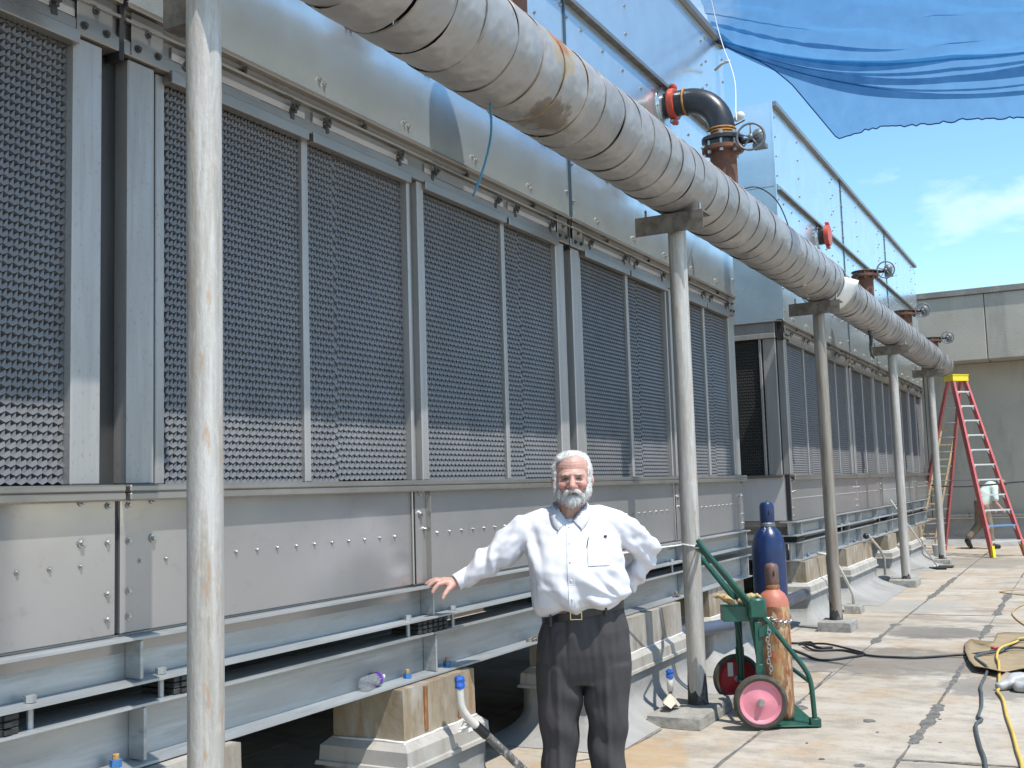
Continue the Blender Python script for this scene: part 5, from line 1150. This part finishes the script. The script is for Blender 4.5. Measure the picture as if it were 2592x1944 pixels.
ML = Vector((-2.43, 5.18, 0)); MR = math.radians(24.8)
man = thing('person', ML, 'white bearded man in white shirt and dark trousers resting one hand on the beam', 'person', None, MR)
def zc(z): return 1.835-(1.835-z)*0.93
HXS = 0.02
def hx(mb, z0=1.48, z1=1.57, k=1.12):
    out = []
    for p in mb.v:
        w = min(1, max(0, (p[2]-z0)/(z1-z0))); w = w if abs(p[0]) < 0.13 else 0
        out.append((p[0]*(1+(k-1)*w)+HXS*w, p[1], p[2]+(zc(p[2])-p[2])*w))
    mb.v = out; return mb
HDX, HDY, HDZ = 0.03, 0.062, -0.007
def hs_(p): return (p[0]+HDX, p[1]+HDY, p[2]+HDZ)
# --- body: one continuous skin surface (head, neck, torso, arms, hands, legs)
b = MB()
Hy = -0.045
b.ball((0, 0.015+Hy, 1.738), (0.083, 0.100, 0.090), 24, 16).ball((0, -0.025+Hy, 1.668), (0.074, 0.078, 0.098), 24, 16).ball((0, -0.03+Hy, 1.612), (0.064, 0.066, 0.060), 20, 14)
b.ball((0, -0.094+Hy, 1.700), (0.054, 0.014, 0.012), 16, 10)
b.bone((0, -0.098+Hy, 1.688), 0.011, (0, -0.128+Hy, 1.634), 0.0165).ball((0.0155, -0.112+Hy, 1.629), 0.0115).ball((-0.0155, -0.112+Hy, 1.629), 0.0115)
for s in (-1, 1):
    b.ball((0.043*s, -0.074+Hy, 1.642), (0.027, 0.026, 0.024)); b.ball((0.089*s, 0.022+Hy, 1.665), (0.011, 0.022, 0.034), 12, 10, Matrix.Rotation(0.35*s, 3, 'Z'))
b.bone((0, 0.005+Hy, 1.60), 0.066, (0, 0.0, 1.47), 0.075)
b.loft([(0.98, 0.03, 0, 0.19, 0.14), (1.1, 0.025, -.02, 0.20, 0.16), (1.3, 0.01, 0, 0.20, 0.13), (1.43, 0, 0.01, 0.19, 0.10), (1.52, 0, 0.01, 0.08, 0.07)], 24)
SHR, ELR, WRR = (-0.205, 0.0, 1.455), (-0.405, -0.02, 1.285), (-0.635+HDX, -0.125+HDY, 1.176+HDZ)
b.chain((SHR, 0.055), (ELR, 0.045), (hs_((-0.6, -0.11, 1.19)), 0.034), (WRR, 0.029))
SHL, ELL, WRL = (0.225, 0.01, 1.455), (0.40, 0.06, 1.30), (0.30, 0.16, 1.13)
b.chain((SHL, 0.055), (ELL, 0.045), (WRL, 0.03), ((0.24, 0.18, 1.08), 0.032))
for k in range(4): b.chain(((0.24-0.01*k, 0.175+0.005*k, 1.085-0.012*k), 0.012), ((0.17-0.01*k, 0.185, 1.06-0.015*k), 0.010))
for s, x0, x1 in ((-1, -0.10, -0.10), (1, 0.14, 0.14)):
    b.chain(((0.03+0.09*s, 0, 0.93), 0.10), ((x0, -0.01, 0.52), 0.062), ((x1, 0.02, 0.09), 0.045)); b.chain(((x1, 0.03, 0.05), 0.04), ((x1+0.01*s, -0.13, 0.035), 0.032))
# right hand on the beam: palm and five fingers
b.chain((WRR, 0.028), (hs_((-0.668, -0.133, 1.183)), 0.024), (hs_((-0.70, -0.142, 1.189)), 0.019))
b.chain((hs_((-0.655, -0.115, 1.182)), 0.022), (hs_((-0.695, -0.108, 1.190)), 0.018)); b.chain((hs_((-0.655, -0.148, 1.176)), 0.022), (hs_((-0.69, -0.165, 1.182)), 0.018))
fing = [((-0.690, -0.172, 1.182), (-0.715, -0.192, 1.176), (-0.734, -0.203, 1.155), (-0.743, -0.208, 1.138)),
        ((-0.702, -0.152, 1.190), (-0.732, -0.165, 1.190), (-0.757, -0.172, 1.176), (-0.772, -0.176, 1.160)),
        ((-0.702, -0.130, 1.192), (-0.736, -0.138, 1.196), (-0.764, -0.142, 1.187), (-0.782, -0.145, 1.175)),
        ((-0.695, -0.108, 1.189), (-0.724, -0.110, 1.192), (-0.746, -0.112, 1.184), (-0.760, -0.113, 1.176))]
for k, f in enumerate(fing):
    f = [hs_(q_) for q_ in f]; rr = (0.0122, 0.0128, 0.0124, 0.0108)[k]
    b.chain((f[0], rr*1.1), (f[1], rr), (f[2], rr*0.94), (f[3], rr*0.82))
b.chain((hs_((-0.645, -0.155, 1.168)), 0.018), (hs_((-0.665, -0.185, 1.148)), 0.0145), (hs_((-0.682, -0.203, 1.125)), 0.012), (hs_((-0.691, -0.210, 1.105)), 0.0095))
me = remesh(hx(b), 'body', 0.0042, 3, 0.5)
v = verts(me); nr = norms(me)
for s in (-1, 1):      # eye sockets and folds
    d2 = ((v[:, 0]-HXS-0.036*s)/0.024)**2+((v[:, 2]-zc(1.677))/0.011)**2
    m_ = (v[:, 1] < Hy-0.05) & (v[:, 2] > 1.5)
    v[:, 1] += np.where(m_, 0.011*np.exp(-d2), 0)
    d3 = ((v[:, 0]-HXS-0.034*s)/0.022)**2+((v[:, 2]-zc(1.658))/0.006)**2; v[:, 1] -= np.where(m_, 0.004*np.exp(-d3), 0)
    d4 = ((np.abs(v[:, 0]-HXS)-0.031)/0.008)**2+((v[:, 2]-zc(1.625))/0.02)**2; v[:, 1] += np.where(m_, 0.002*np.exp(-d4), 0)
for zz in (1.735, 1.75, 1.765): v[:, 1] += np.where((v[:, 1] < Hy-0.05), 0.0012*np.exp(-((v[:, 2]-zz-0.02*np.abs(v[:, 0]-HXS)*4)/0.0028)**2), 0)
setv(me, v)
body = link('body', me, 'skin', man, True)
for s in (-1, 1):
    hx(MB().ball((0.033*s, -0.0925+Hy, 1.6765), (0.014, 0.006, 0.0030), 12, 8, Matrix.Rotation(0.10*s, 3, 'Y'))).build('eye', 'eye', man, True, world=False)
    hx(MB().chain(((0.016*s, -0.1075+Hy, 1.696), 0.003), ((0.035*s, -0.1035+Hy, 1.699), 0.004), ((0.054*s, -0.088+Hy, 1.693), 0.003))).build('eyebrow', mat('pale eyebrow', (0.50, 0.42, 0.36), 0.8, 0, 0.1), man, True, world=False)
hx(MB().ball((0, -0.1115+Hy, 1.5935), (0.021, 0.008, 0.0042), 14, 8)).build('mouth', 'lip', man, True, world=False)
# --- hair and beard
def strands(me, n, ln, seed, down, jit=0.5, keep=None):
    # thin tapering ribbons growing from the surface
    r = np.random.RandomState(seed); v = verts(me); nn = norms(me); idx = r.randint(0, len(v), n); V = []; F = []
    for i in idx:
        p, q = v[i], nn[i]
        if keep is not None and not keep(p): continue
        d = np.array(down(p), float); d = d-q*d.dot(q)*0.8; d += q*0.35+r.normal(size=3)*jit*0.4; d /= np.linalg.norm(d)
        sd = np.cross(d, q); sd /= np.linalg.norm(sd)+1e-6; L_ = ln*r.uniform(.5, 1.2); w = 0.0011
        k = len(V); m_ = p+d*L_*0.55+q*0.002; e_ = p+d*L_-q*0.001+np.array((0, 0, -L_*0.12))
        V += [tuple(p-sd*w), tuple(p+sd*w), tuple(m_+sd*w*.8), tuple(m_-sd*w*.8), tuple(e_)]; F += [(k, k+1, k+2, k+3), (k+3, k+2, k+4)]
    return MB().add(V, F)
h = MB()
h.ball((0, 0.028+Hy, 1.768), (0.084, 0.090, 0.066), 20, 14).ball((0.0, 0.065+Hy, 1.70), (0.080, 0.058, 0.095), 18, 14)
for s in (-1, 1):
    h.ball((0.077*s, 0.010+Hy, 1.715), (0.017, 0.050, 0.056)); h.ball((0.075*s, -0.012+Hy, 1.660), (0.013, 0.026, 0.048)); h.ball((0.070*s, -0.022+Hy, 1.612), (0.016, 0.032, 0.038))
h.chain(((-0.055, -0.045+Hy, 1.79), 0.018), ((-0.01, -0.04+Hy, 1.805), 0.020), ((0.03, -0.01+Hy, 1.808), 0.016))
me = remesh(hx(h), 'hair', 0.006, 4); v = verts(me); v += norms(me)*(0.0014*vnoise(v*np.array((1, .5, .6)), 60, 2)+0.001*vnoise(v, 30, 5))[:, None]; setv(me, v)
hair = link('hair', me, 'hair', man, True)
tag(strands(me, 4200, 0.018, 5, lambda p: (0.35 if p[2] > 1.77 else 0.0, 1.0, -0.55 if p[2] < 1.76 else 0.1), 0.25).build('hair_strands', 'hair', hair, False, world=False, fix=False), kind='stuff')
h = MB()
h.ball((0, -0.047+Hy, 1.572), (0.064, 0.058, 0.036), 20, 12).ball((0, -0.085+Hy, 1.560), (0.042, 0.032, 0.028), 18, 12)
for s in (-1, 1):
    h.ball((0.062*s, -0.036+Hy, 1.598), (0.018, 0.040, 0.038)); h.chain(((0.004*s, -0.117+Hy, 1.613), 0.0095), ((0.024*s, -0.112+Hy, 1.607), 0.0105), ((0.042*s, -0.092+Hy, 1.588), 0.0085), ((0.045*s, -0.085+Hy, 1.57), 0.009))
h.ball((0, -0.100+Hy, 1.574), (0.026, 0.012, 0.012))
me = remesh(hx(h), 'beard', 0.005, 3); v = verts(me); v += norms(me)*(0.0016*vnoise(v*np.array((1, 1, .4)), 70, 7)+0.001*vnoise(v, 40, 8))[:, None]; setv(me, v)
beard = link('beard', me, 'hair', man, True)
tag(strands(me, 3600, 0.014, 9, lambda p: (p[0]*5, -0.2, -1), 0.3, keep=lambda p: not (abs(p[0]-HXS) < 0.024 and zc(1.583) < p[2] < zc(1.602))).build('beard_strands', 'hair', beard, False, world=False, fix=False), kind='stuff')
# --- shirt
b = MB()
b.loft([(1.015, 0.050, -0.012, 0.205, 0.155, 0.15), (1.035, 0.050, -0.025, 0.240, 0.185, 0.15), (1.07, 0.047, -0.040, 0.256, 0.205, 0.11), (1.14, 0.038, -0.050, 0.255, 0.212, 0.05), (1.22, 0.026, -0.044, 0.252, 0.200), (1.30, 0.016, -0.030, 0.252, 0.178),
        (1.38, 0.015, -0.010, 0.242, 0.152), (1.44, 0.012, 0.0, 0.222, 0.128), (1.485, 0.008, 0.004, 0.185, 0.106), (1.515, 0.004, 0.0, 0.125, 0.090), (1.54, 0.0, 0.006, 0.092, 0.078)], 40, 2.35)
b.chain(((-0.05, 0.01, 1.495), 0.062), ((-0.13, 0.005, 1.468), 0.074), ((-0.235, 0.0, 1.425), 0.086), ((-0.33, -0.012, 1.345), 0.086), ((-0.395, -0.015, 1.292), 0.080), ((-0.48, -0.025, 1.243), 0.066), ((-0.537, -0.037, 1.205), 0.056), ((-0.556, -0.042, 1.194), 0.050))
b.chain(((0.05, 0.01, 1.495), 0.062), ((0.14, 0.005, 1.474), 0.075), ((0.245, 0.01, 1.435), 0.084), ((0.33, 0.03, 1.370), 0.080), ((0.398, 0.055, 1.312), 0.068), ((0.385, 0.085, 1.25), 0.064), ((0.345, 0.125, 1.185), 0.060), ((0.28, 0.165, 1.12), 0.054), ((0.21, 0.185, 1.08), 0.045))
me = remesh(b, 'shirt', 0.0075, 4, 0.5); v = verts(me); nr = norms(me)
def seg_t(p, a, b_):
    a = np.array(a); d = np.array(b_)-a; return ((p-a) @ d)/d.dot(d)
off = 0.004*vnoise(v, 5, 1)+0.0025*vnoise(v, 16, 45)
# sleeve folds, oblique rings stacking towards the cuffs
tR = seg_t(v, (-0.22, 0, 1.43), (-0.585, -0.10, 1.2)); mR = np.clip((-v[:, 0]-0.22)/0.08, 0, 1)*np.clip((1.05-tR)*6, 0, 1)
off += mR*(0.013*np.sin(30*tR+7*(v[:, 2]-1.3)*6+2.5*v[:, 1]*10+3*vnoise(v, 4, 12))*np.clip(tR*1.5, .25, 1)+0.012*vnoise(v, 10, 13)+0.005*vnoise(v, 22, 43))
mL = np.clip((v[:, 0]-0.27)/0.05, 0, 1); off += mL*(0.008*np.sin(52*(v[:, 2]-1.3)+40*(v[:, 0]-.3)+3*vnoise(v, 5, 14))+0.010*vnoise(v, 11, 15)+0.004*vnoise(v, 22, 44))
# chest and belly drapes running from the armpits to the buttons
mT = np.clip(1-np.abs(v[:, 0]-0.02)/0.26, 0, 1)**0.5*(v[:, 1] < 0.06)
off += mT*0.010*np.sin(34*(v[:, 0]+0.55*(v[:, 2]-1.25))+3.0*vnoise(v, 3, 16))*np.clip((1.36-v[:, 2])*4, 0, 1)
mB = np.clip((1.16-v[:, 2])/0.1, 0, 1); off += mB*(0.006*np.sin(38*v[:, 0]+16*(v[:, 2]-1)+4.5*vnoise(v, 3, 17))+0.008*vnoise(v, 8, 19))
ar = np.exp(-((v[:, 0]-0.21)/0.06)**2-((v[:, 2]-1.24)/0.12)**2)*(v[:, 1] < 0.05); off += ar*0.010*np.sin(70*(v[:, 2]+0.7*v[:, 0]))
ar = np.exp(-((v[:, 0]+0.20)/0.05)**2-((v[:, 2]-1.32)/0.12)**2)*(v[:, 1] < 0.05); off += ar*0.015*np.sin(60*(v[:, 0]*1.1+0.35*v[:, 2]))
# tension folds fanning out from the hip under the bent arm
ph_ = np.arctan2(v[:, 2]-1.06, 0.27-v[:, 0]); rd = np.hypot(v[:, 2]-1.06, 0.27-v[:, 0])
off += np.where(v[:, 1] < 0.03, 0.014*np.sin(15*ph_+1.5*vnoise(v, 4, 18))*np.clip(rd/0.12, 0, 1)*np.exp(-(rd/0.26)**2)*np.clip((0.26-v[:, 0])*8, 0, 1), 0)
for sd_, st_, A_ in ((50, (0.8, 1, 1.0), 0.0025), (52, (1.2, 1, 0.6), -0.0030)):   # sharp creases
    off += A_*np.clip(1-np.abs(vnoise(v*np.array(st_), 3.2, sd_))*5, 0, 1)
setv(me, v+nr*off[:, None])
bm = bmesh.new(); bm.from_mesh(me)      # open collar
dead = [f for f in bm.faces if (lambda c: c.y < -0.02 and c.z > 1.462 and abs(c.x-0.002) < 0.012+(c.z-1.462)*0.62)(f.calc_center_median())]
bmesh.ops.delete(bm, geom=dead, context='FACES'); bm.to_mesh(me); bm.free()
shirt = link('shirt', me, 'shirt', man, True)
bm = bmesh.new(); bm.from_mesh(me); tree = BVHTree.FromBMesh(bm); bm.free()
def onshirt(x, z, o=0.003):
    h_ = tree.ray_cast(Vector((x, -1.0, z)), Vector((0, 1, 0)))
    return Vector((x, (h_[0].y if h_[0] else -0.1)-o, z))
# placket and buttons
vs = []; zs = np.linspace(1.05, 1.458, 40)
for z in zs:
    xc = -0.004+0.02*max(0, (1.25-z)); vs += [tuple(onshirt(xc-0.017, z, 0.001)), tuple(onshirt(xc-0.016, z, 0.0045)), tuple(onshirt(xc+0.015, z, 0.0045)), tuple(onshirt(xc+0.016, z, 0.001))]
MB().add(vs, [(4*i+k, 4*i+k+1, 4*i+k+5, 4*i+k+4) for i in range(39) for k in range(3)]).build('placket', 'shirt', shirt, False, world=False)
for z in (1.09, 1.18, 1.27, 1.36, 1.44):
    p = onshirt(-0.004+0.02*max(0, 1.25-z), z, 0.005); MB().lathe([(0.006, 0), (0.006, 0.0025), (0.001, 0.003)], n=12, axis='y').build('button', 'caulk', shirt, True, world=False).location = p-Vector((0, 0.002, 0))
# pocket
vs = []; nx, nz_ = 12, 12
for j in range(nz_+1):
    for i in range(nx+1):
        z = 1.385-0.135*j/nz_; x = 0.085+0.125*i/nx
        vs.append(tuple(onshirt(x, z, 0.0055)))
MB().add(vs, [(j*(nx+1)+i, j*(nx+1)+i+1, (j+1)*(nx+1)+i+1, (j+1)*(nx+1)+i) for j in range(nz_) for i in range(nx)]).build('pocket', 'shirt', shirt, True, world=False)
p = onshirt(0.09, 1.38, 0.009); q = onshirt(0.083, 1.345, 0.009); MB().tube([p+Vector((0.002, 0, .012)), p, q], 0.0022, 5).build('pocket_pen', 'pocketline', man, True, world=False)
p = onshirt(0.17, 1.388, 0.008); MB().box((p.x, p.y-0.003, p.z-0.004), (p.x+0.016, p.y+0.003, p.z+0.008)).build('pocket_note', 'pocketline', man, world=False)
# collar wings
for s in (-1, 1):
    pts = []
    top = [(0.016*s, -0.108, 1.470), (0.050*s, -0.098, 1.512), (0.080*s, -0.055, 1.545), (0.086*s, 0.0, 1.565), (0.068*s, 0.05, 1.575), (0.0, 0.082, 1.580)]
    bot = [(0.060*s, -0.142, 1.425), (0.088*s, -0.122, 1.462), (0.108*s, -0.07, 1.498), (0.112*s, 0.0, 1.520), (0.090*s, 0.065, 1.535), (0.0, 0.100, 1.540)]
    T = smooth_path(top, 4); B_ = smooth_path(bot, 4); n = len(T); vs = [tuple(p) for p in T]+[tuple(p) for p in B_]
    o = MB().add(vs, [(i, i+1, n+i+1, n+i) for i in range(n-1)]).build('collar_wing', 'shirt', shirt, True, world=False, fix=False); o.modifiers.new('th', 'SOLIDIFY').thickness = 0.006
    MB().ball((0.060*s, -0.146, 1.433), 0.004).build('collar_button', 'caulk', shirt, True, world=False)
MB().ball((0.002, -0.082, 1.468), (0.034, 0.022, 0.018), 16, 10).build('undershirt', 'shirt', man, True, world=False)
# right cuff
c0, c1 = Vector(hs_((-0.555, -0.09, 1.216))), Vector(hs_((-0.632, -0.124, 1.178))); d = (c1-c0)
pr = [c0+d*t_ for t_ in (0, .06, .5, .94, 1.0)]
MB().tube(pr, [0.046, 0.0475, 0.0455, 0.0445, 0.042], 24).build('cuff', 'shirt', shirt, 'auto', world=False)
# --- trousers
b = MB()
b.loft([(0.64, 0.044, 0.0, 0.236, 0.130), (0.70, 0.046, 0.0, 0.242, 0.150), (0.80, 0.047, -0.005, 0.244, 0.168), (0.90, 0.050, -0.008, 0.236, 0.172, 0.06), (0.98, 0.050, -0.008, 0.212, 0.162, 0.14), (1.03, 0.050, -0.008, 0.204, 0.155, 0.17)], 36, 2.4)
for xs_ in ([(-0.080, 0.74, .122, .145), (-0.082, 0.62, .119, .138), (-0.086, 0.50, .110, .128), (-0.092, 0.36, .097, .112), (-0.098, 0.20, .088, .104), (-0.100, 0.045, .084, .102)],
            [(0.170, 0.74, .122, .145), (0.164, 0.62, .119, .138), (0.158, 0.50, .110, .128), (0.152, 0.36, .097, .112), (0.150, 0.20, .088, .104), (0.150, 0.045, .084, .102)]):
    b.loft([(z, x, 0.0, w, d_) for x, z, w, d_ in xs_], 28, 2.2)
me = remesh(b, 'trousers', 0.008, 6, 0.5); v = verts(me); nr = norms(me)
off = 0.004*vnoise(v, 6, 31)
fr = v[:, 1] < -0.02
for xc in (-0.09, 0.155):     # pressed creases and soft folds
    off += np.where(fr, 0.010*np.exp(-((v[:, 0]-xc)/0.014)**2)*np.clip((0.95-v[:, 2])*3, 0.3, 1), 0)
off += 0.006*np.sin(22*v[:, 2]+18*v[:, 0]+2.5*vnoise(v, 4, 32))*np.clip((0.75-v[:, 2])*3, 0, 1)
for xc in (-0.04, -0.13, 0.12, 0.21): off += np.where(fr, -0.011*np.exp(-((v[:, 0]-xc)/0.011)**2)*np.clip((v[:, 2]-0.74)*5, 0, 1), 0)
off += np.where(fr, 0.004*vnoise(v*np.array((1.6, 1, .5)), 5, 33), 0)
off += 0.010*np.sin(26*(v[:, 2]-0.35*np.abs(v[:, 0]-0.035))+3*vnoise(v, 3, 35))*np.exp(-((v[:, 2]-0.6)/0.12)**2)*np.exp(-((v[:, 0]-0.035)/0.09)**2)
for sd_, A_ in ((60, 0.002), (61, -0.003)): off += A_*np.clip(1-np.abs(vnoise(v*np.array((1.4, 1, .6)), 4.5, sd_))*6, 0, 1)
setv(me, v+nr*off[:, None]); link('trousers', me, 'trouser', man, True)
def ringz(z, dz, grow, nm, mk, par=man):
    m = MB(); n = 48; vs = []
    for zz, g in ((0, 0), (0, grow), (dz, grow), (dz, 0)):
        for k in range(n):
            t_ = 2*math.pi*k/n; c, q = math.cos(t_), math.sin(t_)
            x = (0.207+g)*math.copysign(abs(c)**(2/2.35), c); y_ = (0.158+g)*math.copysign(abs(q)**(2/2.35), q)
            vs.append((0.050+x, -0.008+y_, z+zz+0.165*x))
    return m.add(vs, [(j*n+i, j*n+(i+1) % n, ((j+1) % 4)*n+(i+1) % n, ((j+1) % 4)*n+i) for j in range(4) for i in range(n)]).build(nm, mk, par, 'auto', world=False)
belt = ringz(0.988, 0.036, 0.008, 'belt', 'belt')
bk = MB(); yb_ = -0.178
for lo_, hi_ in (((-0.03, 0.984), (0.03, 0.988)), ((-0.03, 1.018), (0.03, 1.022)), ((-0.03, .988), (-0.026, 1.018)), ((0.026, .988), (0.03, 1.018))): bk.box((lo_[0]+0.015, yb_-0.006, lo_[1]-0.004), (hi_[0]+0.015, yb_+0.003, hi_[1]-0.004))
bk.build('buckle', 'gold', belt, world=False)
for x in (-0.12, 0.16): MB().bbox((x, -0.185 if abs(x) < .13 else -0.176, 0.967+0.165*x), (x+0.012, -0.15, 1.024+0.165*x), 0.003).build('belt_loop', 'trouser', belt, world=False)
for s, x in ((-1, -0.112), (1, 0.14)):
    m = MB().chain(((x, 0.06, 0.045), 0.042), ((x, -0.03, 0.05), 0.05), ((x+0.01*s, -0.15, 0.038), 0.036)).box((x-0.04, -0.17, 0.0), (x+0.04, 0.09, 0.02))
    link('shoe', remesh(m, 'shoe', 0.008, 3), 'belt', man, True)

# --- the far worker, walking bent over behind the stepladder
WKL = Vector((-2.2, 26.1, 0))
wk = thing('person', WKL, 'worker in pale green shirt and tan trousers walking bent behind the stepladder', 'person', None, math.radians(28))
b = MB()
b.ball((0.44, -0.02, 1.37), (0.10, 0.09, 0.12)).bone((0.36, 0, 1.33), 0.06, (0.25, 0, 1.30), 0.08)
b.chain(((0.0, 0, 0.98), 0.13), ((0.12, 0, 1.18), 0.14), ((0.24, 0, 1.32), 0.13))
b.chain(((0.24, -0.16, 1.30), 0.055), ((0.20, -0.2, 1.02), 0.045), ((0.34, -0.18, 0.86), 0.035), ((0.40, -0.17, 0.80), 0.035))
b.chain(((0.24, 0.16, 1.30), 0.055), ((0.18, 0.2, 1.02), 0.045), ((0.30, 0.18, 0.84), 0.035), ((0.36, 0.17, 0.79), 0.035))
b.chain(((0.0, -0.09, 0.95), 0.10), ((0.08, -0.09, 0.52), 0.07), ((0.10, -0.09, 0.08), 0.05), ((0.24, -0.09, 0.045), 0.04))
b.chain(((0.0, 0.09, 0.95), 0.10), ((-0.06, 0.09, 0.52), 0.07), ((-0.32, 0.09, 0.22), 0.05), ((-0.30, 0.09, 0.06), 0.045))
link('body', remesh(b, 'body', 0.014, 3), 'skin', wk, True)
b = MB().chain(((0.0, 0, 0.99), 0.165), ((0.10, 0, 1.18), 0.175), ((0.22, 0, 1.32), 0.16), ((0.28, 0, 1.34), 0.11))
for s in (-1, 1): b.chain(((0.22, 0.13*s, 1.31), 0.09), ((0.21, 0.2*s, 1.10), 0.075))
me = remesh(b, 'shirt', 0.014, 3); v = verts(me); setv(me, v+norms(me)*(0.012*vnoise(v, 5, 41))[:, None]); link('shirt', me, mat('pale mint shirt', (0.62, 0.72, 0.66), 0.8, 0, 0.05), wk, True)
b = MB().chain(((-0.01, 0, 1.0), 0.16), ((0.0, 0, 0.9), 0.165)).chain(((0.01, -0.09, 0.9), 0.12), ((0.08, -0.09, 0.52), 0.092), ((0.10, -0.09, 0.14), 0.078)).chain(((-0.01, 0.09, 0.9), 0.12), ((-0.06, 0.09, 0.52), 0.092), ((-0.29, 0.09, 0.26), 0.076))
me = remesh(b, 'trousers', 0.014, 3); v = verts(me); setv(me, v+norms(me)*(0.010*vnoise(v, 6, 42))[:, None]); link('trousers', me, mat('tan work trousers', (0.21, 0.165, 0.12), 0.85, 0, 0.12), wk, True)
for pts in (((0.08, -0.09, 0.06), (0.26, -0.09, 0.045)), ((-0.34, 0.09, 0.18), (-0.28, 0.09, 0.05))):
    link('boot', remesh(MB().bone(pts[0], 0.065, pts[1], 0.05), 'boot', 0.014, 2), 'belt', wk, True)
link('cap', remesh(MB().ball((0.45, -0.02, 1.43), (0.125, 0.115, 0.09)), 'cap', 0.014, 1), 'saddle', wk, True)
